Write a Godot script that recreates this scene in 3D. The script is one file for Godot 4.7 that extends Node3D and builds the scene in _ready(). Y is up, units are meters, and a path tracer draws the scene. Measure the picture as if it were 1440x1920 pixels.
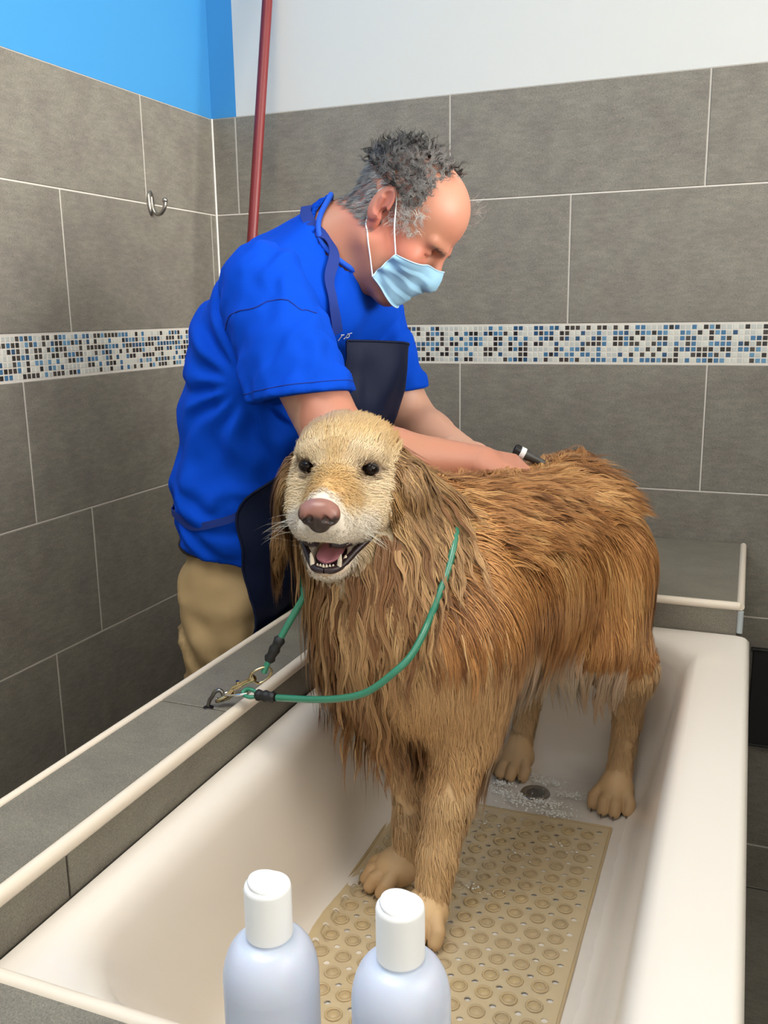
extends Node3D
# A dog bath: tiled corner, raised tub, a man in an apron washing a wet golden dog.

const FLOOR_Y := 0.0
const BAND := 1.45          # top of the mosaic band
const LEDGE := 0.923        # top of the tiled surround
const RIM := 0.863          # rim of the bathtub
const TUBF := 0.56          # bottom of the bathtub

class MB:
	var v := PackedVector3Array()
	var n := PackedVector3Array()
	var c := PackedColorArray()
	var ix := PackedInt32Array()
	func vert(p: Vector3, col := Color.WHITE) -> int:
		v.append(p)
		c.append(col)
		return v.size() - 1
	func tri(a: int, b: int, d: int) -> void:      # counter-clockwise seen from outside
		ix.append(a)
		ix.append(d)
		ix.append(b)
	func quad(a: int, b: int, d: int, e: int) -> void:
		tri(a, b, d)
		tri(a, d, e)
	func face(p: Array, col := Color.WHITE) -> void:   # flat polygon, own vertices
		var f := v.size()
		for q in p:
			vert(q, col)
		for i in range(1, p.size() - 1):
			tri(f, f + i, f + i + 1)
	func box(lo: Vector3, hi: Vector3, col := Color.WHITE) -> void:
		var a := lo
		var b := hi
		face([Vector3(a.x, a.y, b.z), Vector3(b.x, a.y, b.z), Vector3(b.x, b.y, b.z), Vector3(a.x, b.y, b.z)], col)
		face([Vector3(b.x, a.y, a.z), Vector3(a.x, a.y, a.z), Vector3(a.x, b.y, a.z), Vector3(b.x, b.y, a.z)], col)
		face([Vector3(b.x, a.y, b.z), Vector3(b.x, a.y, a.z), Vector3(b.x, b.y, a.z), Vector3(b.x, b.y, b.z)], col)
		face([Vector3(a.x, a.y, a.z), Vector3(a.x, a.y, b.z), Vector3(a.x, b.y, b.z), Vector3(a.x, b.y, a.z)], col)
		face([Vector3(a.x, b.y, b.z), Vector3(b.x, b.y, b.z), Vector3(b.x, b.y, a.z), Vector3(a.x, b.y, a.z)], col)
		face([Vector3(a.x, a.y, a.z), Vector3(b.x, a.y, a.z), Vector3(b.x, a.y, b.z), Vector3(a.x, a.y, b.z)], col)
	# rings of equal length joined into a skin; rings run counter-clockwise seen from the end the skin grows towards
	func skin(rings: Array, closed := true, cap0 := false, cap1 := false, cols := []) -> void:
		var f := v.size()
		var m: int = rings[0].size()
		for i in rings.size():
			for q in rings[i]:
				vert(q, cols[i] if cols.size() > i else Color.WHITE)
		var last := m if closed else m - 1
		for i in rings.size() - 1:
			for j in last:
				var k := (j + 1) % m
				quad(f + i * m + j, f + i * m + k, f + (i + 1) * m + k, f + (i + 1) * m + j)
		for e in 2:
			if (e == 0 and not cap0) or (e == 1 and not cap1):
				continue
			var ring: Array = rings[0] if e == 0 else rings[rings.size() - 1]
			var mid := Vector3.ZERO
			for q in ring:
				mid += q
			var col: Color = Color.WHITE
			if cols.size():
				col = cols[0] if e == 0 else cols[rings.size() - 1]
			var o := vert(mid / m, col)
			var b := v.size()
			for q in ring:
				vert(q, col)
			for j in m:
				if e == 0:
					tri(o, b + (j + 1) % m, b + j)
				else:
					tri(o, b + j, b + (j + 1) % m)
	func tube(path: Array, rad, sides := 10, caps := true, cols := []) -> void:
		var rings := []
		var up := Vector3(0, 1, 0)
		var t0: Vector3 = (path[1] - path[0]).normalized()
		if absf(t0.dot(up)) > 0.9:
			up = Vector3(1, 0, 0)
		for i in path.size():
			var t: Vector3 = path[mini(i + 1, path.size() - 1)] - path[maxi(i - 1, 0)]
			t = t.normalized()
			var s := up.cross(t).normalized()
			up = t.cross(s).normalized()
			var r: float = rad[i] if rad is Array else rad
			var ring := []
			for j in sides:
				var a := TAU * j / sides
				ring.append(path[i] + (s * cos(a) + up * sin(a)) * r)
			rings.append(ring)
		skin(rings, true, caps, caps, cols)
	func lathe(prof: Array, sides := 32, base := Vector3.ZERO, cols := []) -> void:   # (radius, y) from bottom to top
		var rings := []
		for q in prof:
			var ring := []
			for j in sides:
				var a := TAU * j / sides
				ring.append(base + Vector3(cos(a) * q.x, q.y, -sin(a) * q.x))
			rings.append(ring)
		skin(rings, true, false, false, cols)
	func normals() -> void:
		n = PackedVector3Array()
		n.resize(v.size())
		for i in range(0, ix.size(), 3):
			var a := ix[i]
			var b := ix[i + 1]
			var d := ix[i + 2]
			var q := (v[d] - v[a]).cross(v[b] - v[a])
			n[a] += q
			n[b] += q
			n[d] += q
		for i in n.size():
			n[i] = n[i].normalized()
	func mesh(colored := false) -> ArrayMesh:
		if n.size() != v.size():
			normals()
		var arr := []
		arr.resize(Mesh.ARRAY_MAX)
		arr[Mesh.ARRAY_VERTEX] = v
		arr[Mesh.ARRAY_NORMAL] = n
		if colored:
			arr[Mesh.ARRAY_COLOR] = c
		arr[Mesh.ARRAY_INDEX] = ix
		var m := ArrayMesh.new()
		m.add_surface_from_arrays(Mesh.PRIMITIVE_TRIANGLES, arr)
		return m

var taken := {}
func numbered(called: String) -> String:
	var k: int = taken.get(called, 0)
	taken[called] = k + 1
	return called if k == 0 else "%s_%03d" % [called, k]

func thing(called: String, label: String, category: String, at := Vector3.ZERO, group := "") -> Node3D:
	var o := Node3D.new()
	o.name = numbered(called)
	add_child(o)
	o.position = at
	o.set_meta("label", label)
	o.set_meta("category", category)
	if group:
		o.set_meta("group", group)
	return o

func struct(called: String, label: String) -> Node3D:
	var o := Node3D.new()
	o.name = numbered(called)
	add_child(o)
	o.set_meta("label", label)
	o.set_meta("kind", "structure")
	return o

func piece(called: String, m: Mesh, mat: Material, parent: Node3D, at := Transform3D.IDENTITY) -> MeshInstance3D:
	var o := MeshInstance3D.new()
	o.name = called
	o.mesh = m
	o.material_override = mat
	parent.add_child(o, true)
	o.transform = at
	return o

func lin(r: float, g: float, b: float) -> Color:     # sRGB 0..255 to a linear colour for vertices
	return Color(r / 255.0, g / 255.0, b / 255.0).srgb_to_linear()

func mat(r: float, g: float, b: float, rough := 0.6, metal := 0.0) -> StandardMaterial3D:
	var m := StandardMaterial3D.new()
	m.albedo_color = Color(r / 255.0, g / 255.0, b / 255.0)
	m.roughness = rough
	m.metallic = metal
	return m

func vmat(rough := 0.6) -> StandardMaterial3D:
	var m := StandardMaterial3D.new()
	m.vertex_color_use_as_albedo = true
	m.roughness = rough
	return m

func noise(sd: int, freq: float, oct := 3) -> FastNoiseLite:
	var f := FastNoiseLite.new()
	f.seed = sd
	f.noise_type = FastNoiseLite.TYPE_SIMPLEX_SMOOTH
	f.frequency = freq
	f.fractal_octaves = oct
	return f

# a colour picture of stone that repeats: soft patches, faint streaks and speckle
func stone_picture(size: int, sd: int, base: Color, patch: float, streak: float, speck: float) -> ImageTexture:
	var im := Image.create(size, size, false, Image.FORMAT_RGB8)
	var a := noise(sd, 0.012, 3)
	var b := noise(sd + 1, 0.09, 2)
	var g := noise(sd + 2, 0.33, 2)
	var r := RandomNumberGenerator.new()
	r.seed = sd
	var edge := size * 0.1
	for y in size:
		var wy: float = clampf((y - size * 0.9) / edge, 0, 1)
		for x in size:
			var wx: float = clampf((x - size * 0.9) / edge, 0, 1)
			var p := a.get_noise_2d(x, y) * (1 - wx) * (1 - wy) + a.get_noise_2d(x - size, y) * wx * (1 - wy) + a.get_noise_2d(x, y - size) * (1 - wx) * wy + a.get_noise_2d(x - size, y - size) * wx * wy
			var q := b.get_noise_2d(x * 0.3, y)
			var t := g.get_noise_2d(x, y)
			var k := 1.0 + p * patch + q * streak + t * speck * 1.6 + r.randfn(0.0, speck * 0.6)
			var u := r.randf()
			if u < 0.008:
				k *= r.randf_range(0.6, 0.82)
			elif u < 0.013:
				k *= r.randf_range(1.12, 1.3)
			im.set_pixel(x, y, Color(base.r * k, base.g * k * (1.0 + 0.012 * p), base.b * k))
	return ImageTexture.create_from_image(im)

func world_tex(m: StandardMaterial3D, t: Texture2D, per_metre: float) -> StandardMaterial3D:
	m.albedo_color = Color.WHITE
	m.albedo_texture = t
	m.uv1_triplanar = true
	m.uv1_world_triplanar = true
	m.uv1_scale = Vector3.ONE * per_metre
	return m

# a tile lying in the xy plane with its face at z = d, its edges eased
var slab_cache := {}
func slab(w: float, h: float, d: float, e := 0.001) -> ArrayMesh:
	var key := "%d_%d_%d_%d" % [roundi(w * 1e4), roundi(h * 1e4), roundi(d * 1e4), roundi(e * 1e5)]
	if slab_cache.has(key):
		return slab_cache[key]
	var b := MB.new()
	var R := func(i: float, z: float) -> Array:
		return [Vector3(-w / 2 + i, -h / 2 + i, z), Vector3(w / 2 - i, -h / 2 + i, z), Vector3(w / 2 - i, h / 2 - i, z), Vector3(-w / 2 + i, h / 2 - i, z)]
	var r0: Array = R.call(0.0, 0.0)
	var r1: Array = R.call(0.0, d - e)
	var r2: Array = R.call(e, d)
	b.face(r2)
	for j in 4:
		var k := (j + 1) % 4
		b.face([r1[j], r1[k], r2[k], r2[j]])
		b.face([r0[j], r0[k], r1[k], r1[j]])
	slab_cache[key] = b.mesh()
	return slab_cache[key]

# box with rounded edges
func rbox(size: Vector3, r: float, seg := 3) -> ArrayMesh:
	var b := MB.new()
	var h := size / 2
	var inner := h - Vector3.ONE * r
	var axes := [[Vector3.RIGHT, Vector3.UP, Vector3.BACK], [Vector3.LEFT, Vector3.UP, Vector3.FORWARD], [Vector3.BACK, Vector3.UP, Vector3.LEFT], [Vector3.FORWARD, Vector3.UP, Vector3.RIGHT], [Vector3.RIGHT, Vector3.FORWARD, Vector3.UP], [Vector3.RIGHT, Vector3.BACK, Vector3.DOWN]]
	for ax in axes:
		var u: Vector3 = ax[0]
		var w: Vector3 = ax[1]
		var o: Vector3 = ax[2]
		var hu := absf(h.dot(u))
		var hw := absf(h.dot(w))
		var ho := absf(h.dot(o))
		var su := []
		var sw := []
		for i in seg + 1:
			su.append(-hu + r * i / seg)
			sw.append(-hw + r * i / seg)
		for i in seg + 1:
			su.append(hu - r + r * i / seg)
			sw.append(hw - r + r * i / seg)
		var f := b.v.size()
		var m := su.size()
		for j in m:
			for i in m:
				var p: Vector3 = u * su[i] + w * sw[j] + o * ho
				var q := p.clamp(-inner, inner)
				b.vert(q + (p - q).normalized() * r)
		for j in m - 1:
			for i in m - 1:
				b.quad(f + j * m + i, f + j * m + i + 1, f + (j + 1) * m + i + 1, f + (j + 1) * m + i)
	return b.mesh()

func smooth_path(pts: Array, per := 8) -> Array:
	var out := []
	for i in pts.size() - 1:
		var p0: Vector3 = pts[maxi(i - 1, 0)]
		var p1: Vector3 = pts[i]
		var p2: Vector3 = pts[i + 1]
		var p3: Vector3 = pts[mini(i + 2, pts.size() - 1)]
		for k in per:
			var t := float(k) / per
			out.append(0.5 * ((2 * p1) + (p2 - p0) * t + (2 * p0 - 5 * p1 + 4 * p2 - p3) * t * t + (3 * p1 - p0 - 3 * p2 + p3) * t * t * t))
	out.append(pts[pts.size() - 1])
	return out

# a distance field on a grid: rounded cones and ellipsoids joined with a smooth minimum, meshed as surface nets
class Field:
	var o: Vector3
	var h: float
	var nx: int
	var ny: int
	var nz: int
	var d := PackedFloat32Array()
	func _init(lo: Vector3, hi: Vector3, cell: float) -> void:
		o = lo
		h = cell
		nx = int((hi.x - lo.x) / cell) + 2
		ny = int((hi.y - lo.y) / cell) + 2
		nz = int((hi.z - lo.z) / cell) + 2
		d.resize(nx * ny * nz)
		d.fill(0.25)
	func span(lo: Vector3, hi: Vector3) -> Array:
		return [maxi(0, int((lo.x - o.x) / h)), mini(nx - 1, int((hi.x - o.x) / h) + 1), maxi(0, int((lo.y - o.y) / h)), mini(ny - 1, int((hi.y - o.y) / h) + 1), maxi(0, int((lo.z - o.z) / h)), mini(nz - 1, int((hi.z - o.z) / h) + 1)]
	func cone(a: Vector3, b: Vector3, ra: float, rb: float, k := 0.02, flat := Vector3.ZERO, by := 1.0, carve := false) -> void:
		var m := Vector3.ONE * (maxf(ra, rb) * maxf(1.0, by) + k + h * 2.5)
		var s := span(a.min(b) - m, a.max(b) + m)
		var ab := b - a
		var q := maxf(ab.length_squared(), 1e-9)
		var f := 1.0 / by - 1.0
		var squash := flat != Vector3.ZERO
		for z in range(s[4], s[5] + 1):
			for y in range(s[2], s[3] + 1):
				var i: int = s[0] + y * nx + z * nx * ny
				for x in range(s[0], s[1] + 1):
					var p := Vector3(o.x + x * h, o.y + y * h, o.z + z * h) - a
					var t := clampf(p.dot(ab) / q, 0.0, 1.0)
					var r := p - ab * t
					if squash:
						r += flat * (r.dot(flat) * f)
					var e := r.length() - (ra + (rb - ra) * t)
					var c := d[i]
					if carve:
						e = -e
						var g := k - absf(e - c)
						c = maxf(e, c)
						if g > 0.0:
							c += g * g / (4.0 * k)
						d[i] = c
					else:
						var g := k - absf(e - c)
						c = minf(e, c)
						if g > 0.0:
							c -= g * g / (4.0 * k)
						d[i] = c
					i += 1
	func ball(c0: Vector3, r: Vector3, B := Basis.IDENTITY, k := 0.02, carve := false) -> void:
		var big := maxf(r.x, maxf(r.y, r.z))
		var m := Vector3.ZERO
		for j in 3:
			m[j] = sqrt(pow(B.x[j] * r.x, 2) + pow(B.y[j] * r.y, 2) + pow(B.z[j] * r.z, 2)) + k + h * 2.5
		var s := span(c0 - m, c0 + m)
		var ir := Vector3.ONE / r
		var small := minf(r.x, minf(r.y, r.z))
		for z in range(s[4], s[5] + 1):
			for y in range(s[2], s[3] + 1):
				var i: int = s[0] + y * nx + z * nx * ny
				for x in range(s[0], s[1] + 1):
					var p := (Vector3(o.x + x * h, o.y + y * h, o.z + z * h) - c0) * B
					var u := p * ir
					var k0 := u.length()
					var k1 := (u * ir).length()
					var e := -small
					if k1 > 1e-6:
						e = k0 * (k0 - 1.0) / k1
					var c := d[i]
					if carve:
						e = -e
						var g := k - absf(e - c)
						c = maxf(e, c)
						if g > 0.0:
							c += g * g / (4.0 * k)
						d[i] = c
					else:
						var g := k - absf(e - c)
						c = minf(e, c)
						if g > 0.0:
							c -= g * g / (4.0 * k)
						d[i] = c
					i += 1
	# keep only what lies on the near side of a plane: n.dot(p) < n.dot(at)
	func cut(at: Vector3, n: Vector3, lo: Vector3, hi: Vector3, k := 0.004) -> void:
		var s := span(lo, hi)
		var w := n.dot(at)
		for z in range(s[4], s[5] + 1):
			for y in range(s[2], s[3] + 1):
				var i: int = s[0] + y * nx + z * nx * ny
				for x in range(s[0], s[1] + 1):
					var e := n.x * (o.x + x * h) + n.y * (o.y + y * h) + n.z * (o.z + z * h) - w
					var c := d[i]
					var g := k - absf(e - c)
					c = maxf(e, c)
					if g > 0.0:
						c += g * g / (4.0 * k)
					d[i] = c
					i += 1
	func wrinkle(f: Callable, near := 0.03) -> void:     # push the skin out or in near the surface
		var i := 0
		for z in nz:
			for y in ny:
				for x in nx:
					if absf(d[i]) < near:
						d[i] -= f.call(Vector3(o.x + x * h, o.y + y * h, o.z + z * h))
					i += 1
	func at(p: Vector3) -> float:
		var g := (p - o) / h
		var x := clampi(int(g.x), 0, nx - 2)
		var y := clampi(int(g.y), 0, ny - 2)
		var z := clampi(int(g.z), 0, nz - 2)
		var fx := clampf(g.x - x, 0.0, 1.0)
		var fy := clampf(g.y - y, 0.0, 1.0)
		var fz := clampf(g.z - z, 0.0, 1.0)
		var i := x + y * nx + z * nx * ny
		var a := lerpf(lerpf(d[i], d[i + 1], fx), lerpf(d[i + nx], d[i + nx + 1], fx), fy)
		i += nx * ny
		var b := lerpf(lerpf(d[i], d[i + 1], fx), lerpf(d[i + nx], d[i + nx + 1], fx), fy)
		return lerpf(a, b, fz)
	func grad(p: Vector3) -> Vector3:
		var e := h * 0.9
		var g := Vector3(at(p + Vector3(e, 0, 0)) - at(p - Vector3(e, 0, 0)), at(p + Vector3(0, e, 0)) - at(p - Vector3(0, e, 0)), at(p + Vector3(0, 0, e)) - at(p - Vector3(0, 0, e)))
		return g.normalized() if g.length_squared() > 1e-14 else Vector3.UP
	# adds the surface to b; paint(p, n) gives the colour
	func net(b: MB, paint: Callable) -> void:
		var id := PackedInt32Array()
		id.resize(nx * ny * nz)
		id.fill(-1)
		var sy := nx
		var sz := nx * ny
		var off := [0, 1, sy, sy + 1, sz, sz + 1, sz + sy, sz + sy + 1]
		var ea := [0, 2, 4, 6, 0, 1, 4, 5, 0, 1, 2, 3]
		var eb := [1, 3, 5, 7, 2, 3, 6, 7, 4, 5, 6, 7]
		var lim := h * 4.0
		for z in nz - 1:
			for y in ny - 1:
				var i := y * sy + z * sz
				for x in nx - 1:
					if absf(d[i]) < lim:
						var neg := 0
						for k in 8:
							if d[i + off[k]] < 0.0:
								neg += 1
						if neg > 0 and neg < 8:
							var sum := Vector3.ZERO
							var cnt := 0
							for k in 12:
								var p: int = ea[k]
								var q: int = eb[k]
								var da := d[i + off[p]]
								var db := d[i + off[q]]
								if (da < 0.0) != (db < 0.0):
									var t := da / (da - db)
									var va := Vector3(p & 1, (p >> 1) & 1, p >> 2)
									var vb := Vector3(q & 1, (q >> 1) & 1, q >> 2)
									sum += va + (vb - va) * t
									cnt += 1
							var w := o + (Vector3(x, y, z) + sum / cnt) * h
							var nn := grad(w)
							id[i] = b.v.size()
							b.v.append(w)
							b.n.append(nn)
							b.c.append(paint.call(w, nn))
					i += 1
		for z in range(1, nz - 1):
			for y in range(1, ny - 1):
				var i := 1 + y * sy + z * sz
				for x in range(1, nx - 1):
					var a := d[i]
					if absf(a) < lim:
						var s := a < 0.0
						if s != (d[i + 1] < 0.0):
							quad4(b, id[i - sy - sz], id[i - sz], id[i], id[i - sy], s)
						if s != (d[i + sy] < 0.0):
							quad4(b, id[i - 1 - sz], id[i - 1], id[i], id[i - sz], s)
						if s != (d[i + sz] < 0.0):
							quad4(b, id[i - 1 - sy], id[i - sy], id[i], id[i - 1], s)
					i += 1
	func quad4(b: MB, p: int, q: int, r: int, s: int, solid: bool) -> void:
		if p < 0 or q < 0 or r < 0 or s < 0:
			return
		if solid:
			b.quad(p, q, r, s)
		else:
			b.quad(p, s, r, q)

func _ready() -> void:
	make_camera()
	make_light()
	make_materials()
	make_room()
	make_surround()
	make_tub()
	make_small_things()
	make_dog()
	make_leash()
	make_man()

func make_camera() -> void:
	var cam := Camera3D.new()
	cam.name = "camera"
	add_child(cam)
	cam.position = Vector3(1.42156, 1.48208, 2.33195)
	cam.rotation = Vector3(-0.213454, 0.378577, -0.014175)
	cam.fov = 58.406
	cam.near = 0.05
	cam.current = true

func make_light() -> void:
	var we := WorldEnvironment.new()
	we.name = "world_environment"
	var e := Environment.new()
	e.background_mode = Environment.BG_SKY
	var sm := ProceduralSkyMaterial.new()
	sm.sky_top_color = Color(0.72, 0.80, 0.92)
	sm.sky_horizon_color = Color(0.93, 0.94, 0.95)
	sm.ground_bottom_color = Color(0.42, 0.41, 0.39)
	sm.ground_horizon_color = Color(0.62, 0.61, 0.58)
	sm.sky_energy_multiplier = 1.0
	var s := Sky.new()
	s.sky_material = sm
	e.sky = s
	e.background_energy_multiplier = 3.0
	e.tonemap_mode = Environment.TONE_MAPPER_LINEAR
	e.tonemap_exposure = 1.0
	e.sdfgi_enabled = true
	e.ssao_enabled = true
	e.ssil_enabled = true
	we.environment = e
	add_child(we)
	# daylight of the big shop window in the right wall
	var w := AreaLight3D.new()
	w.name = "window_daylight"
	w.area_size = Vector2(3.4, 1.8)
	w.area_normalize_energy = true
	w.light_energy = 48.0
	w.light_color = Color(1.0, 0.985, 0.96)
	w.shadow_enabled = true
	w.area_range = 12.0
	add_child(w)
	w.position = Vector3(6.95, 1.95, 2.1)
	w.rotation = Vector3(0, PI / 2, 0)

var M := {}
func make_materials() -> void:
	var pic := stone_picture(768, 11, Color(0.49, 0.468, 0.428), 0.07, 0.06, 0.065)
	for i in 3:
		var t := world_tex(mat(0, 0, 0, 0.62), pic, 0.95 + 0.09 * i)
		t.uv1_offset = Vector3(0.31 * i, 0.17 * i, 0.53 * i)
		t.heightmap_enabled = false
		M["tile%d" % i] = t
	var lp := stone_picture(768, 23, Color(0.465, 0.445, 0.40), 0.06, 0.03, 0.095)
	M.ledge_tile = world_tex(mat(0, 0, 0, 0.5), lp, 1.5)
	M.grout = mat(214, 208, 198, 0.85)
	M.caulk = mat(232, 230, 224, 0.6)
	M.dark_grout = mat(150, 145, 136, 0.85)
	M.white_paint = mat(207, 208, 205, 0.7)
	M.blue_paint = mat(58, 142, 202, 0.65)
	M.ceiling = mat(235, 234, 230, 0.9)
	M.trim = mat(226, 213, 196, 0.35)
	M.mosaic = [mat(206, 206, 196, 0.18), mat(188, 190, 184, 0.16), mat(66, 112, 148, 0.14), mat(96, 140, 170, 0.16), mat(66, 60, 55, 0.2), mat(44, 40, 38, 0.2), mat(45, 80, 112, 0.16)]
	M.enamel = mat(232, 224, 214, 0.16)
	M.steel = mat(168, 164, 156, 0.28, 1.0)
	M.chrome = mat(205, 203, 198, 0.14, 1.0)
	M.brass = mat(196, 180, 140, 0.22, 1.0)
	M.black_rubber = mat(24, 23, 23, 0.55)
	M.red_paint = mat(122, 34, 36, 0.4)
	M.glass = mat(255, 255, 255, 0.02)
	M.glass.transparency = BaseMaterial3D.TRANSPARENCY_ALPHA
	M.glass.albedo_color = Color(1, 1, 1, 0.06)
	M.frame = mat(70, 70, 72, 0.4)

# one tiled wall. to_wall(u, y) gives the transform of a piece whose face looks into the room; u runs along the wall
func lay_tiles(wall: Node3D, rows: Array, place: Callable, u0: float, u1: float, sd: int) -> void:
	var rng := RandomNumberGenerator.new()
	rng.seed = sd
	for r in rows:      # [y0, y1, first joint]
		var joints := [u0]
		var j: float = r[2]
		while j < u1 - 0.01:
			if j > u0 + 0.01:
				joints.append(j)
			j += 0.6125
		joints.append(u1)
		for i in joints.size() - 1:
			var a: float = joints[i] + (0.0017 if i > 0 else 0.002)
			var b: float = joints[i + 1] - 0.0017
			var y0: float = r[0] + 0.0017
			var y1: float = r[1] - 0.0017
			var o := piece("tile", slab(b - a, y1 - y0, 0.009, 0.0012), M["tile%d" % rng.randi_range(0, 2)], wall, place.call((a + b) / 2, (y0 + y1) / 2, 0.0))
			o.set_meta("u", a)

func lay_mosaic(wall: Node3D, y_top: float, place: Callable, u0: float, u1: float, near_u: Callable, sd: int) -> void:
	var rng := RandomNumberGenerator.new()
	rng.seed = sd
	var pitch := 0.0131
	var sm := slab(pitch - 0.0016, pitch - 0.0016, 0.0075, 0.0012)
	var all := []
	var cols := int((u1 - u0) / pitch)
	for i in cols:
		for j in 7:
			var u := u0 + 0.003 + (i + 0.5) * pitch
			var k := rng.randf()
			var m := 0
			if k < 0.40:
				m = rng.randi_range(0, 1)
			elif k < 0.70:
				m = [2, 2, 3, 6][rng.randi_range(0, 3)]
			else:
				m = rng.randi_range(4, 5)
			all.append([near_u.call(u), u, y_top - 0.0028 - (j + 0.5) * pitch, m])
	all.sort_custom(func(a, b): return a[0] < b[0])
	var rest := {}
	for i in all.size():
		var q: Array = all[i]
		var t: Transform3D = place.call(q[1], q[2], 0.0)
		if i < 300:
			piece("mosaic_tile", sm, M.mosaic[q[3]], wall, t)
		else:
			if not rest.has(q[3]):
				rest[q[3]] = SurfaceTool.new()
				rest[q[3]].begin(Mesh.PRIMITIVE_TRIANGLES)
			rest[q[3]].append_from(sm, 0, t)
	if rest.size():
		var am := ArrayMesh.new()
		for k in rest:
			rest[k].commit(am)
			am.surface_set_material(am.get_surface_count() - 1, M.mosaic[k])
		var o := MeshInstance3D.new()
		o.name = "mosaic_field"
		o.mesh = am
		o.set_meta("kind", "stuff")
		wall.add_child(o, true)

func boxm(lo: Vector3, hi: Vector3) -> ArrayMesh:
	var b := MB.new()
	b.box(lo, hi)
	return b.mesh()

func make_room() -> void:
	var H := 0.3075
	var top := BAND + H + 0.253
	var bot := BAND - 0.0972
	var ceil_y := 3.1
	var XR := 7.0
	var ZF := 5.0
	# --- the wall on the left, x = 0 is the face of its tiles
	var wl := struct("wall_left", "taupe stone tiled wall with glass mosaic band under bright blue paint")
	piece("mortar_bed", boxm(Vector3(-0.15, 0, -0.15), Vector3(-0.0016, top, ZF)), M.grout, wl)
	piece("painted_plaster", boxm(Vector3(-0.15, top, -0.15), Vector3(0.0, ceil_y, ZF)), M.blue_paint, wl)
	var pl := func(u: float, y: float, d: float) -> Transform3D:
		return Transform3D(Basis(Vector3.UP, PI / 2), Vector3(-0.009 + d, y, u))
	var rows_l := [[BAND + H, top, 0.323], [BAND, BAND + H, 0.0265], [bot - H, bot, 0.190], [bot - 2 * H, bot - H, 0.0075], [bot - 3 * H, bot - 2 * H, 0.168], [bot - 4 * H, bot - 3 * H, 0.48], [0.0, bot - 4 * H, 0.168]]
	lay_tiles(wl, rows_l, pl, 0.002, ZF, 3)
	var pl2 := func(u: float, y: float, d: float) -> Transform3D:
		return Transform3D(Basis(Vector3.UP, PI / 2), Vector3(-0.0085, y, u))
	lay_mosaic(wl, BAND, pl2, 0.0, 1.35, func(u): return absf(u - 0.62), 5)
	# --- the wall at the back, z = 0
	var wb := struct("wall_back", "dark taupe tiled wall with mosaic band below white paint")
	piece("mortar_bed", boxm(Vector3(-0.15, 0, -0.15), Vector3(XR + 0.1, top, -0.0016)), M.grout, wb)
	piece("painted_plaster", boxm(Vector3(0.078, top, -0.15), Vector3(XR + 0.1, ceil_y, 0.0)), M.white_paint, wb)
	piece("painted_corner_strip", boxm(Vector3(-0.1, top, -0.15), Vector3(0.078, ceil_y, 0.0004)), M.blue_paint, wb)
	var pb := func(u: float, y: float, d: float) -> Transform3D:
		return Transform3D(Basis.IDENTITY, Vector3(u, y, -0.009 + d))
	var rows_b := [[BAND + H, top, 0.0737], [BAND, BAND + H, 0.380], [bot - H, bot, 0.102], [bot - 2 * H, bot - H, 0.41], [bot - 3 * H, bot - 2 * H, 0.102], [bot - 4 * H, bot - 3 * H, 0.41], [0.0, bot - 4 * H, 0.102]]
	lay_tiles(wb, rows_b, pb, 0.002, 3.0, 4)
	var pb2 := func(u: float, y: float, d: float) -> Transform3D:
		return Transform3D(Basis.IDENTITY, Vector3(u, y, -0.0085))
	lay_mosaic(wb, BAND, pb2, 0.0, 2.3, func(u): return absf(u - 1.28), 6)
	var ck := MB.new()
	ck.tube([Vector3(0.001, LEDGE - 0.9, 0.001), Vector3(0.001, top, 0.001)], 0.0032, 8)
	var tr := struct("trim_1", "white caulk line down the corner of the tiled walls")
	piece("caulk_line", ck.mesh(), M.caulk, tr)
	# --- the rest of the room, behind and beside the camera
	var fl := struct("floor", "dark taupe stone tile floor")
	piece("floor_bed", boxm(Vector3(-0.15, -0.2, -0.15), Vector3(XR + 0.15, -0.009, ZF + 0.15)), M.dark_grout, fl)
	for i in 12:
		for j in 9:
			if i * 0.6125 < XR and j * 0.6125 < ZF:
				piece("tile", slab(0.609, 0.609, 0.009, 0.0012), M["tile%d" % ((i + j * 2) % 3)], fl, Transform3D(Basis(Vector3.RIGHT, -PI / 2), Vector3(i * 0.6125 + 0.306, -0.009, j * 0.6125 + 0.306)))
	var ce := struct("ceiling", "plain white ceiling out of view")
	piece("ceiling_slab", boxm(Vector3(-0.15, ceil_y, -0.15), Vector3(XR + 0.15, ceil_y + 0.15, ZF + 0.15)), M.ceiling, ce)
	var wf := struct("wall_front", "white painted wall behind the camera")
	piece("plaster", boxm(Vector3(-0.15, 0, ZF), Vector3(XR + 0.15, ceil_y, ZF + 0.15)), M.white_paint, wf)
	var wr := struct("wall_right", "white painted wall with a wide shop window")
	var wz0 := 0.35
	var wz1 := 3.85
	var wy0 := 1.0
	var wy1 := 2.9
	piece("plaster", boxm(Vector3(XR, 0, 0), Vector3(XR + 0.15, wy0, ZF)), M.white_paint, wr)
	piece("plaster", boxm(Vector3(XR, wy1, 0), Vector3(XR + 0.15, ceil_y, ZF)), M.white_paint, wr)
	piece("plaster", boxm(Vector3(XR, wy0, 0), Vector3(XR + 0.15, wy1, wz0)), M.white_paint, wr)
	piece("plaster", boxm(Vector3(XR, wy0, wz1), Vector3(XR + 0.15, wy1, ZF)), M.white_paint, wr)
	var wn := struct("window_1", "wide shop window in the wall beside the camera")
	var fr := MB.new()
	for z in [wz0, (wz0 + wz1) / 2 - 0.025, wz1 - 0.05]:
		fr.box(Vector3(XR + 0.05, wy0, z), Vector3(XR + 0.1, wy1, z + 0.05))
	for y in [wy0, wy1 - 0.05]:
		fr.box(Vector3(XR + 0.05, y, wz0), Vector3(XR + 0.1, y + 0.05, wz1))
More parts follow.
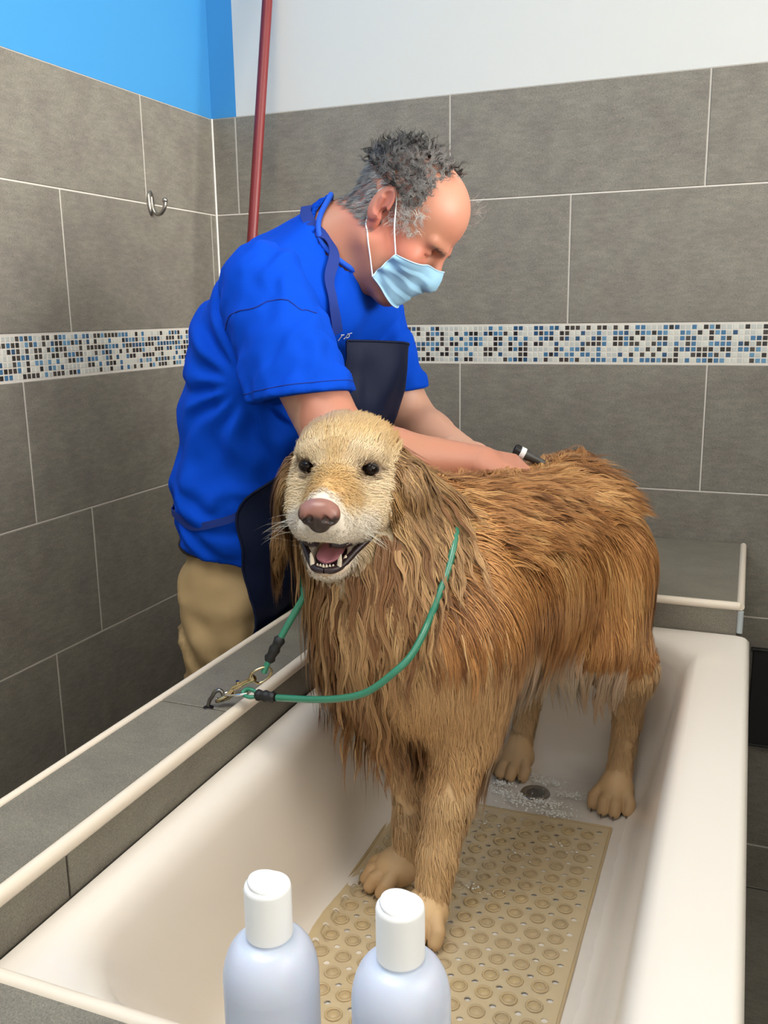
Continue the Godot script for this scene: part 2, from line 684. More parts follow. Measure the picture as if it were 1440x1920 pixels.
	piece("frame", fr.mesh(), M.frame, wn)
	piece("pane", boxm(Vector3(XR + 0.07, wy0 + 0.05, wz0 + 0.05), Vector3(XR + 0.076, wy1 - 0.05, wz1 - 0.05)), M.glass, wn)
	# the half-height partition beside the bath, out of view, that keeps the low window light off the tub
	var wp := struct("wall_partition", "half-height tiled partition beside the bath, out of view")
	piece("core", boxm(Vector3(2.35, 0, 0.004), Vector3(2.47, 1.50, 2.5)), M.grout, wp)
	for j in 4:
		for k in 4:
			piece("tile", slab(0.609, 0.3045 if k < 3 else 0.57, 0.009, 0.0012), M["tile%d" % ((j + k) % 3)], wp, Transform3D(Basis(Vector3.UP, -PI / 2), Vector3(2.35, 0.155 + k * 0.3075 + (0.133 if k == 3 else 0.0), 0.31 + j * 0.6125)))
	piece("cap", rbox(Vector3(0.15, 0.02, 2.5), 0.004), M.trim, wp, Transform3D(Basis.IDENTITY, Vector3(2.41, 1.51, 1.254)))
	# ceiling lamps: flat panels with their light just below
	for q in [[Vector3(0.75, ceil_y, 2.0), 3.0, "flat square light panel in the ceiling nearest the blue wall"], [Vector3(3.2, ceil_y, 2.1), 1.6, "flat square light panel in the ceiling nearest the window"]]:
		var lamp := thing("ceiling_light", q[2], "light", q[0], "ceiling light panels")
		var fm := MB.new()
		fm.box(Vector3(-0.62, -0.03, -0.62), Vector3(0.62, 0.0, 0.62))
		piece("frame", fm.mesh(), M.caulk, lamp)
		var gm := mat(255, 250, 240, 0.5)
		gm.emission_enabled = true
		gm.emission = Color(1.0, 0.98, 0.95)
		gm.emission_energy_multiplier = 1.2
		piece("diffuser", boxm(Vector3(-0.6, -0.034, -0.6), Vector3(0.6, -0.03, 0.6)), gm, lamp)
		var al := AreaLight3D.new()
		al.name = "panel_light"
		al.area_size = Vector2(1.2, 1.2)
		al.area_normalize_energy = true
		al.light_energy = q[1]
		al.light_color = Color(1.0, 0.985, 0.955)
		al.shadow_enabled = true
		al.area_range = 10.0
		lamp.add_child(al)
		al.position = Vector3(0, -0.045, 0)
		al.rotation = Vector3(-PI / 2, 0, 0)

func make_surround() -> void:
	var s := thing("tub_surround", "tiled grey ledge with cream edge trim boxing in the bathtub", "ledge")
	var t := 0.009
	# core blocks
	piece("core", boxm(Vector3(0.634, 0, 0.004), Vector3(0.757, LEDGE - t, 2.05)), M.dark_grout, s)
	piece("core", boxm(Vector3(0.757, 0, 0.004), Vector3(1.432, LEDGE - t, 0.506)), M.dark_grout, s)
	piece("core", boxm(Vector3(0.757, 0, 1.808), Vector3(1.462, LEDGE - t, 2.05)), M.dark_grout, s)
	var flat := Basis(Vector3.RIGHT, -PI / 2)
	var g := 0.0015
	var add := func(x0: float, x1: float, z0: float, z1: float) -> void:
		piece("tile", slab(x1 - x0 - 2 * g, z1 - z0 - 2 * g, t, 0.001), M.ledge_tile, s, Transform3D(flat, Vector3((x0 + x1) / 2, LEDGE - t, (z0 + z1) / 2)))
	for q in [[0.52, 0.66], [0.66, 1.27], [1.27, 1.80], [1.80, 2.05]]:
		add.call(0.636, 0.750, q[0], q[1])
	for q in [[0.636, 0.90], [0.90, 1.205], [1.205, 1.43]]:
		add.call(q[0], q[1], 0.004, 0.50)
	for q in [[0.757, 1.10], [1.10, 1.462]]:
		add.call(q[0], q[1], 1.815, 2.05)
	# upright strips between ledge and tub
	var sh := 0.056
	for q in [[0.51, 1.02], [1.02, 1.63], [1.63, 1.80]]:
		piece("tile", slab(q[1] - q[0] - 2 * g, sh, t, 0.001), M.ledge_tile, s, Transform3D(Basis(Vector3.UP, PI / 2), Vector3(0.757, RIM + sh / 2 - 0.003, (q[0] + q[1]) / 2)))
	for q in [[0.768, 1.02], [1.02, 1.432]]:
		piece("tile", slab(q[1] - q[0] - 2 * g, sh, t, 0.001), M.ledge_tile, s, Transform3D(Basis.IDENTITY, Vector3((q[0] + q[1]) / 2, RIM + sh / 2 - 0.003, 0.506)))
	for q in [[0.0, 0.506]]:
		piece("tile", slab(q[1] - q[0] - 2 * g, 0.30, t, 0.001), M.ledge_tile, s, Transform3D(Basis(Vector3.UP, PI / 2), Vector3(1.432, LEDGE - 0.155, (q[0] + q[1]) / 2)))
	for k in 3:
		piece("tile", slab(0.6095, 0.9, t, 0.001), M.ledge_tile, s, Transform3D(Basis(Vector3.UP, -PI / 2), Vector3(0.634, 0.455, 0.306 + k * 0.6125)))
	# cream edge trims
	var rod := func(a: Vector3, b: Vector3, r: float) -> void:
		var m := MB.new()
		m.tube([a, b], r, 14)
		piece("edge_trim", m.mesh(), M.trim, s)
	rod.call(Vector3(0.759, LEDGE - 0.0045, 0.50), Vector3(0.759, LEDGE - 0.0045, 1.815), 0.0095)
	rod.call(Vector3(0.631, LEDGE - 0.003, 0.004), Vector3(0.631, LEDGE - 0.003, 2.05), 0.0065)
	rod.call(Vector3(0.766, LEDGE - 0.004, 0.510), Vector3(1.434, LEDGE - 0.004, 0.510), 0.0085)
	rod.call(Vector3(1.435, LEDGE - 0.004, 0.012), Vector3(1.435, LEDGE - 0.004, 0.512), 0.0075)
	rod.call(Vector3(0.758, LEDGE - 0.004, 1.811), Vector3(1.462, LEDGE - 0.004, 1.811), 0.0085)
	var ck := MB.new()
	ck.tube([Vector3(1.436, RIM + 0.004, 0.512), Vector3(1.436, LEDGE - 0.012, 0.512)], 0.006, 10)
	piece("corner_caulk", ck.mesh(), mat(176, 184, 186, 0.5), s)

# a rounded rectangle, counter-clockwise seen from above
func round_rect(x0: float, x1: float, z0: float, z1: float, r: float, y: float, per := 12, side := 14) -> Array:
	var out := []
	var cx := [x1 - r, x1 - r, x0 + r, x0 + r]
	var cz := [z1 - r, z0 + r, z0 + r, z1 - r]
	for q in 4:
		var start := []
		for k in per + 1:
			var a := -PI / 2 + q * PI / 2 + PI / 2 * k / per
			out.append(Vector3(cx[q] + cos(a) * r, y, cz[q] - sin(a) * r))
		var k2 := (q + 1) % 4
		var a2 := -PI / 2 + k2 * PI / 2
		var from: Vector3 = out[out.size() - 1]
		var to := Vector3(cx[k2] + cos(a2) * r, y, cz[k2] - sin(a2) * r)
		for k in range(1, side):
			out.append(from.lerp(to, float(k) / side))
	return out

func tub_rings() -> Array:
	var R := []
	# x0, x1, z0, z1, corner radius, height under the rim
	var q := [
		[0.768, 1.452, 0.517, 1.800, 0.012, -0.40],
		[0.768, 1.456, 0.517, 1.800, 0.012, -0.022],
		[0.768, 1.455, 0.517, 1.800, 0.012, -0.008],
		[0.769, 1.449, 0.518, 1.799, 0.014, -0.0015],
		[0.771, 1.443, 0.520, 1.797, 0.016, 0.0],
		[0.783, 1.390, 0.540, 1.776, 0.060, -0.0005],
		[0.795, 1.368, 0.556, 1.758, 0.085, -0.002],
		[0.806, 1.357, 0.567, 1.742, 0.098, -0.008],
		[0.815, 1.349, 0.575, 1.728, 0.105, -0.020],
		[0.822, 1.343, 0.581, 1.716, 0.108, -0.040],
		[0.824, 1.333, 0.588, 1.690, 0.112, -0.090],
		[0.827, 1.321, 0.593, 1.650, 0.115, -0.150],
		[0.830, 1.309, 0.598, 1.610, 0.115, -0.205],
		[0.834, 1.297, 0.603, 1.580, 0.112, -0.250],
		[0.843, 1.283, 0.611, 1.565, 0.104, -0.280],
		[0.860, 1.264, 0.627, 1.548, 0.09, -0.297],
		[0.888, 1.238, 0.655, 1.52, 0.07, -0.303],
		[1.00, 1.16, 0.74, 1.40, 0.04, -0.304],
	]
	for a in q:
		R.append(round_rect(a[0], a[1], a[2], a[3], a[4], RIM + a[5]))
	return R

func make_tub() -> void:
	var t := thing("bathtub", "white enamel bathtub set into the tiled surround", "bathtub")
	var b := MB.new()
	b.skin(tub_rings(), true, false, true)
	piece("shell", b.mesh(), M.enamel, t)
	lathe_piece("drain_ring", [Vector2(0.017, 0.0012), Vector2(0.020, 0.003), Vector2(0.025, 0.0034), Vector2(0.028, 0.002), Vector2(0.029, 0.0)], mat(150, 146, 140, 0.25, 1.0), t, Transform3D(Basis.IDENTITY, Vector3(1.085, TUBF, 0.705)), 32)
	lathe_piece("drain_plug", [Vector2(0.0, 0.0022), Vector2(0.012, 0.0020), Vector2(0.0165, 0.0012), Vector2(0.018, 0.0004)], mat(84, 80, 76, 0.35, 0.7), t, Transform3D(Basis.IDENTITY, Vector3(1.085, TUBF, 0.705)), 28)

func lathe_piece(called: String, prof: Array, m: Material, parent: Node3D, at: Transform3D, sides := 32) -> MeshInstance3D:
	var b := MB.new()
	b.lathe(prof, sides)
	return piece(called, b.mesh(), m, parent, at)

# a basis whose y axis runs along d
func along(d: Vector3) -> Basis:
	var y := d.normalized()
	var x := y.cross(Vector3(0.3, 0.1, 0.9)).normalized()
	return Basis(x, y, x.cross(y))

func make_small_things() -> void:
	make_mat()
	make_water()
	# bottles on the front ledge
	var plastic := mat(198, 206, 224, 0.30)
	plastic.subsurf_scatter_enabled = true
	plastic.subsurf_scatter_strength = 0.25
	var capm := mat(240, 240, 240, 0.35)
	for q in [[Vector3(1.147, LEDGE, 1.860), 0.5, "squeeze bottle with white disc cap, standing clear of the dog's paws"], [Vector3(1.237, LEDGE, 1.850), 0.15, "squeeze bottle with white disc cap, overlapping the dog's fore paw"]]:
		var t := thing("squeeze_bottle", "frosted " + q[2], "bottle", q[0], "frosted squeeze bottles on the front ledge")
		var prof := [Vector2(0, 0.001), Vector2(0.027, 0.0), Vector2(0.0305, 0.002), Vector2(0.0322, 0.006), Vector2(0.0325, 0.012), Vector2(0.0325, 0.122)]
		for i in 9:
			var a := i / 8.0 * PI / 2
			prof.append(Vector2(0.0165 + 0.016 * cos(a), 0.122 + 0.030 * sin(a)))
		prof.append(Vector2(0.0150, 0.1535))
		prof.append(Vector2(0.0150, 0.159))
		lathe_piece("body", prof, plastic, t, Transform3D.IDENTITY, 48)
		var cap := lathe_piece("cap", [Vector2(0.0150, 0.1545), Vector2(0.0156, 0.155), Vector2(0.0158, 0.1565), Vector2(0.0158, 0.189), Vector2(0.0152, 0.1915), Vector2(0.0135, 0.1925), Vector2(0.0, 0.1928)], capm, t, Transform3D.IDENTITY, 40)
		# the tilting disc on top, with its finger hollow
		var disc := [Vector2(0.0, 0.0), Vector2(0.0128, 0.0), Vector2(0.0138, 0.0015), Vector2(0.0135, 0.0035), Vector2(0.0118, 0.0042), Vector2(0.0080, 0.0036), Vector2(0.004, 0.0026), Vector2(0.0, 0.0022)]
		lathe_piece("disc", disc, capm, cap, Transform3D(Basis(Vector3.UP, q[1]) * Basis(Vector3.BACK, -0.22), Vector3(0, 0.1900, 0)), 36)
	# coat hook
	var hk := thing("wall_hook", "brushed steel hook on the wall under the blue paint", "hook", Vector3(0, 1.757, 0.311))
	hk.scale = Vector3.ONE * 1.2
	var pb := MB.new()
	var rings := []
	for k in [[0.0, 1.0], [0.003, 1.0], [0.0048, 0.86], [0.0055, 0.6]]:
		var ring := []
		for j in 24:
			var a := TAU * j / 24
			var w := 0.0105 + 0.0015 * sin(a)
			ring.append(Vector3(k[0], sin(a) * 0.025 * k[1] + 0.002, -cos(a) * w * k[1]))
		rings.append(ring)
	pb.skin(rings, true, true, true)
	piece("plate", pb.mesh(), M.steel, hk)
	var hb := MB.new()
	hb.tube(smooth_path([Vector3(0.003, 0.014, 0), Vector3(0.006, -0.008, 0), Vector3(0.014, -0.020, 0), Vector3(0.026, -0.019, 0), Vector3(0.035, -0.008, 0), Vector3(0.037, 0.004, 0)], 6), 0.0042, 12)
	piece("prong", hb.mesh(), M.steel, hk)
	var tip := []
	for i in 9:
		var a := -PI / 2 + PI * i / 8
		tip.append(Vector2(cos(a), sin(a)) * 0.0058)
	lathe_piece("tip", tip, M.steel, hk, Transform3D(Basis.IDENTITY, Vector3(0.037, 0.006, 0)), 16)
	# red pole leaning in the corner
	var foot := Vector3(0.108, 0.012, 0.364)
	var top := Vector3(0.2155, 2.445, 0.016)
	var pole := thing("broom_pole", "red pole leaning in the corner behind the person's back", "pole", foot)
	var rb := MB.new()
	rb.tube([Vector3.ZERO, (top - foot) * 0.5, top - foot], 0.0135, 20)
	piece("shaft", rb.mesh(), M.red_paint, pole)
	var rc := MB.new()
	rc.tube([-(top - foot) * 0.003, (top - foot) * 0.02], 0.0155, 16)
	piece("end_cap", rc.mesh(), M.black_rubber, pole)
	# black panel low on the wall at the right
	var bp := thing("wall_panel", "black panel low on the back wall beside the tub", "panel", Vector3(1.85, 0.533, 0.006))
	piece("face", rbox(Vector3(0.75, 0.25, 0.012), 0.003), mat(14, 13, 13, 0.6), bp)
	for y in [-0.126, 0.126]:
		piece("edging", rbox(Vector3(0.76, 0.006, 0.016), 0.002), mat(22, 21, 20, 0.5), bp, Transform3D(Basis.IDENTITY, Vector3(0, y, 0.002)))
	# spray nozzle in the hand
	var ax := Vector3(-0.82, 0.42, 0.25).normalized()
	var nz := thing("spray_nozzle", "black spray nozzle with white collar in the washing hand", "nozzle", Vector3(1.060, 1.236, 0.75))
	nz.scale = Vector3.ONE * 0.78
	var B := along(ax)
	lathe_piece("grip", [Vector2(0, -0.05), Vector2(0.008, -0.05), Vector2(0.010, -0.02), Vector2(0.0115, -0.010), Vector2(0.0115, 0.0)], mat(60, 58, 56, 0.4), nz, Transform3D(B, Vector3.ZERO), 20)
	lathe_piece("collar", [Vector2(0.0115, -0.002), Vector2(0.0135, -0.002), Vector2(0.0138, 0.0), Vector2(0.0138, 0.008), Vector2(0.0135, 0.010), Vector2(0.011, 0.010)], mat(226, 226, 224, 0.35), nz, Transform3D(B, Vector3.ZERO), 24)
	lathe_piece("head", [Vector2(0.0115, 0.009), Vector2(0.0132, 0.011), Vector2(0.0132, 0.022), Vector2(0.0120, 0.0245), Vector2(0.010, 0.0245), Vector2(0.010, 0.021), Vector2(0, 0.021)], mat(20, 19, 20, 0.4), nz, Transform3D(B, Vector3.ZERO), 24)
	for i in 12:
		var a := TAU * i / 12
		var rib := MB.new()
		rib.tube([Vector3(cos(a) * 0.0134, 0.012, sin(a) * 0.0134), Vector3(cos(a) * 0.0134, 0.022, sin(a) * 0.0134)], 0.0009, 5)
		piece("rib", rib.mesh(), mat(20, 19, 20, 0.4), nz, Transform3D(B, Vector3.ZERO))

func mat_height(x: float, z: float) -> float:
	return TUBF + 0.0035 + 0.020 * pow(clampf((0.885 - x) / 0.060, 0, 1), 2.0) + 0.0012 * sin(z * 31.0 + x * 17.0)

func make_mat() -> void:
	var t := thing("bath_mat", "beige rubber bath mat with suction rings on the tub bottom", "mat")
	var rubber := mat(206, 185, 146, 0.38)
	var ringm := mat(190, 166, 124, 0.34)
	var b := MB.new()
	var nxc := 11
	var nzc := 20
	var x0 := 0.853
	var x1 := 1.242
	var z0 := 0.790
	var z1 := 1.525
	var dx := (x1 - x0) / nxc
	var dz := (z1 - z0) / nzc
	for i in nxc:
		for j in nzc:
			var cx := x0 + (i + 0.5) * dx
			var cz := z0 + (j + 0.5) * dz
			var sq := []
			var ho := []
			for k in 8:
				var a := TAU * k / 8
				var c := Vector2(cos(a), -sin(a))
				var m := maxf(absf(c.x), absf(c.y))
				var s := Vector2(c.x / m * dx / 2, c.y / m * dz / 2)
				var px := cx + s.x
				var pz := cz + s.y
				# a slightly wavy left edge
				if i == 0 and s.x < -dx * 0.4:
					px += 0.006 * sin(pz * 14.0)
				sq.append(Vector3(px, mat_height(px, pz), pz))
				var hx := cx + c.x * 0.0052
				var hz := cz + c.y * 0.0052
				ho.append(Vector3(hx, mat_height(hx, hz), hz))
			var low := []
			for p in ho:
				low.append(p - Vector3(0, 0.0028, 0))
			b.skin([sq, ho, low], true)
	b.normals()
	piece("sheet", b.mesh(), rubber, t)
	var eb := MB.new()
	var edge := []
	for k in 41:
		var z := lerpf(z0, z1, k / 40.0)
		var x := x0 + 0.006 * sin(z * 14.0)
		edge.append(Vector3(x, mat_height(x, z), z))
	eb.tube(edge, 0.0026, 8)
	var e2 := []
	var e3 := []
	for k in 31:
		var z := lerpf(z0, z1, k / 30.0)
		e2.append(Vector3(x1, mat_height(x1, z), z))
		var x := lerpf(x0, x1, k / 30.0)
		e3.append(Vector3(x, mat_height(x, z0), z0))
	eb.tube(e2, 0.0026, 8)
	eb.tube(e3, 0.0026, 8)
	piece("rim", eb.mesh(), ringm, t)
	var ring := MB.new()
	var loop := []
	for k in 21:
		var a := TAU * k / 20
		loop.append(Vector3(cos(a) * 0.0105, 0.001, sin(a) * 0.0105))
	ring.tube(loop, 0.0019, 6, false)
	ring.lathe([Vector2(0.0105, 0.0004), Vector2(0.007, 0.0008), Vector2(0.005, 0.0022), Vector2(0.003, 0.0028), Vector2(0.0, 0.003)], 14)
	var rm := ring.mesh()
	for i in range(1, nxc):
		for j in range(1, nzc):
			var x := x0 + i * dx
			var z := z0 + j * dz
			var up := Vector3(-(mat_height(x + 0.01, z) - mat_height(x - 0.01, z)) / 0.02, 1, 0).normalized()
			piece("suction_ring", rm, ringm, t, Transform3D(Basis(Vector3(up.y, -up.x, 0), up, Vector3.BACK), Vector3(x, mat_height(x, z), z)))
	# the leaf-shaped outlines along the edge
	var leaf := MB.new()
	var lo := []
	for k in 25:
		var a := TAU * k / 24
		lo.append(Vector3(cos(a) * 0.0085 * (1.0 - 0.35 * absf(sin(a))), 0.0008, sin(a) * 0.017))
	leaf.tube(lo, 0.0008, 5, false)
	var lm := leaf.mesh()
	for j in range(1, nzc):
		var z := z0 + (j + 0.0) * dz
		for x in [x0 + 0.027]:
			piece("leaf_outline", lm, ringm, t, Transform3D(Basis(Vector3.BACK, -0.25) * Basis(Vector3.UP, 0.5), Vector3(x, mat_height(x, z) + 0.0005, z)))

func make_water() -> void:
	var w := thing("bath_water", "thin sheet of water with suds round the tub drain", "water")
	w.set_meta("kind", "stuff")
	var nn := noise(55, 18.0, 3)
	var b := MB.new()
	var nx := 60
	var nz := 110
	for j in nz + 1:
		for i in nx + 1:
			var x := lerpf(0.868, 1.272, float(i) / nx)
			var z := lerpf(0.640, 1.53, float(j) / nz)
			var d := Vector2(x - 1.085, z - 0.705).length()
			var y := TUBF + 0.0062 + nn.get_noise_2d(x, z) * 0.0016 - 0.003 * exp(-d * d / 0.0012) + 0.0012 * sin(d * 160.0) * exp(-d / 0.10)
			b.vert(Vector3(x, y, z))
	for j in nz:
		for i in nx:
			var a := j * (nx + 1) + i
			b.quad(a, a + nx + 1, a + nx + 2, a + 1)
	var m := mat(255, 255, 255, 0.03)
	m.transparency = BaseMaterial3D.TRANSPARENCY_ALPHA
	m.albedo_color = Color(0.95, 0.97, 0.97, 0.05)
	piece("water_sheet", b.mesh(), m, w)
	# suds: small bubbles in drifts round the drain and along the mat
	var s := MB.new()
	var rng := RandomNumberGenerator.new()
	rng.seed = 61
	var drifts := [[1.035, 0.735, 0.035], [1.075, 0.755, 0.04], [1.115, 0.745, 0.035], [1.02, 0.70, 0.02], [1.05, 0.655, 0.03], [1.10, 0.665, 0.03], [1.15, 0.70, 0.03], [1.14, 0.775, 0.03], [1.02, 0.86, 0.03], [1.10, 0.93, 0.04], [1.17, 0.88, 0.03], [1.06, 1.05, 0.03]]
	for k in 1500:
		var q: Array = drifts[rng.randi_range(0, 11 if k % 5 == 0 else 7)]
		var c := Vector3(q[0] + rng.randfn(0, q[2] * 0.6), TUBF + 0.0062, q[1] + rng.randfn(0, q[2] * 0.25))
		var r := 0.0006 + 0.0020 * pow(rng.randf(), 2.5)
		s.lathe([Vector2(r, 0), Vector2(r * 0.8, r * 0.4), Vector2(r * 0.4, r * 0.62), Vector2(0, r * 0.7)], 7, c)
	piece("suds", s.mesh(), mat(236, 234, 228, 0.4), w).set_meta("kind", "stuff")

# ---------------------------------------------------------------- the dog
const DF := Vector3(-0.353, 0, 0.936)     # where the dog's body points
const DL := Vector3(0.936, 0, 0.353)      # the dog's left
const DO := Vector3(1.138, 0, 0.667)      # under the hips
var HO := Vector3(0.912, 1.278, 1.217)    # between the eyes
var HB: Basis                             # head: left, up, forward

func dl(f: float, l: float, y: float) -> Vector3:
	return DO + DF * f + DL * l + Vector3(0, y, 0)

func hp(x: float, y: float, z: float) -> Vector3:      # head coordinates in centimetres
	return HO + HB * (Vector3(x, y, z) * 0.01)

func head_basis(az: float, pitch: float, roll: float) -> Basis:
	var f := Vector3(sin(az) * cos(pitch), sin(pitch), cos(az) * cos(pitch))
	var l := Vector3.UP.cross(f).normalized()
	var u := f.cross(l)
	var l2 := l * cos(roll) + u * sin(roll)
	var u2 := u * cos(roll) - l * sin(roll)
	return Basis(l2, u2, f)

var dog_noise: FastNoiseLite
var dog_noise2: FastNoiseLite

func gold(p: Vector3, k: float) -> Color:
	# k from -1 (deep wet brown) to 1 (pale)
	var deep := lin(124, 76, 36)
	var mid := lin(196, 138, 82)
	var pale := lin(222, 174, 114)
	return mid.lerp(pale, k) if k > 0 else mid.lerp(deep, -k)

func head_colour(q: Vector3) -> Color:     # q in head centimetres
	var cream := lin(214, 180, 128)
	var pale := lin(226, 204, 168)
	var white := lin(224, 212, 194)
	var golden := lin(200, 152, 92)
	var c := golden.lerp(cream, smoothstep(-9.0, -4.0, q.z))
	c = c.lerp(pale, 0.75 * smoothstep(3.4, 1.6, Vector2(absf(q.x) - 3.6, (q.y - 1.9) * 1.2).length()) * smoothstep(-6.0, -2.0, q.z))
	c = c.lerp(pale, 0.8 * smoothstep(5.0, 2.5, Vector2((absf(q.x) - 6.0) * 0.9, (q.y + 4.5) * 0.6).length()))
	var muzzle := smoothstep(1.0, 4.5, q.z)
	c = c.lerp(white, muzzle * smoothstep(-4.0, -6.0, q.y))
	c = c.lerp(lin(206, 162, 100), muzzle * smoothstep(-4.6, -3.4, q.y) * 0.7 * smoothstep(11.0, 7.5, q.z))
	c = c.lerp(white, smoothstep(7.6, 9.2, q.z))
	c = c.lerp(white, smoothstep(-9.5, -11.0, q.y) * smoothstep(2.0, 5.0, q.z))
	# dark skin round the eyes
	var e := Vector2((absf(q.x) - 4.35) * 0.8, q.y - 0.05).length()
	c = c.lerp(lin(92, 66, 46), 0.85 * smoothstep(1.75, 1.1, e) * smoothstep(-4.0, -1.5, q.z))
	return c

func dog_colour(p: Vector3, n: Vector3) -> Color:
	var q := (p - HO) * HB * 100.0
	var f := (p - DO).dot(DF)
	var l := (p - DO).dot(DL)
	var k := dog_noise.get_noise_3dv(p * 100.0)
	var c := gold(p, k * 0.8 - 0.1)
	var head := smoothstep(-12.0, -8.0, q.z) * smoothstep(-15.0, -11.0, q.y) * smoothstep(10.5, 8.5, absf(q.x)) * smoothstep(13.0, 10.0, q.y)
	if head > 0.0:
		c = c.lerp(head_colour(q), head)
		return c
	# pale belly, inner thighs and lower legs
	var under := smoothstep(0.98, 0.86, p.y) * smoothstep(0.44, 0.34, f) * smoothstep(0.10, 0.0, absf(l))
	c = c.lerp(lin(226, 206, 178), under)
	c = c.lerp(lin(228, 194, 146), 0.85 * smoothstep(0.90, 0.78, p.y))
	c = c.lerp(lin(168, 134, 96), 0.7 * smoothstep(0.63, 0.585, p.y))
	return c

var PAWS := [[Vector3(1.018, TUBF + 0.006, 1.172), Vector3(-0.12, 0, 1).normalized(), Vector3(1.0255, 0.625, 1.159)], [Vector3(0.938, TUBF + 0.006, 1.080), Vector3(-0.80, 0, 0.60).normalized(), Vector3(0.952, 0.62, 1.068)], [Vector3(1.236, TUBF + 0.001, 0.698), Vector3(-0.1, 0, 1).normalized(), Vector3(1.241, 0.625, 0.681)], [Vector3(1.030, TUBF + 0.001, 0.632), Vector3(-0.25, 0, 1).normalized(), Vector3(1.034, 0.625, 0.618)]]
var dog_body: Field
var dog_head: Field

# a paw on a fine grid of its own: pad, four toes with gaps between them
func paw(b: MB, at: Vector3, fwd: Vector3, ankle: Vector3, s := 1.0) -> void:
	var left := Vector3.UP.cross(fwd).normalized()
	var fd := Field.new(at - Vector3(0.075, 0.008, 0.075), at + Vector3(0.075, 0.10, 0.075), 0.0028)
	fd.cone(ankle, at + Vector3(0, 0.034 * s, 0) - fwd * 0.004, 0.0235, 0.026 * s, 0.012)
	fd.ball(at + Vector3(0, 0.026 * s, 0), Vector3(0.031, 0.025, 0.034) * s, Basis(left, Vector3.UP, fwd), 0.012)
	for i in 4:
		var a := (i - 1.5)
		var out := 0.044 if absf(a) < 1.0 else 0.032
		var c := at + (fwd * out + left * (a * 0.0195)) * s
		fd.cone(at + (fwd * 0.010 + left * a * 0.013) * s + Vector3(0, 0.032 * s, 0), c - fwd * 0.008 * s + Vector3(0, 0.021 * s, 0), 0.0115 * s, 0.0108 * s, 0.0012)
		fd.cone(c - fwd * 0.008 * s + Vector3(0, 0.021 * s, 0), c + Vector3(0, 0.0105 * s, 0), 0.0108 * s, 0.0100 * s, 0.0012)
	fd.cut(Vector3(0, at.y - 0.001, 0), Vector3.DOWN, Vector3.ONE * -9, Vector3.ONE * 9, 0.004)
	fd.net(b, dog_colour)

func claws(d: Node3D, at: Vector3, fwd: Vector3, s := 1.0) -> void:
	var left := Vector3.UP.cross(fwd).normalized()
	for i in 4:
		var a := (i - 1.5)
		var out := 0.053 if absf(a) < 1.0 else 0.041
		var p := at + (fwd * out + left * (a * 0.0195)) * s + Vector3(0, 0.009, 0)
		var m := MB.new()
		m.tube([p - fwd * 0.002, p + fwd * 0.002 - Vector3(0, 0.0025, 0), p + fwd * 0.0035 - Vector3(0, 0.006, 0)], [0.0022, 0.0018, 0.0007], 7)
		piece("claw", m.mesh(), mat(92, 76, 62, 0.4), d)

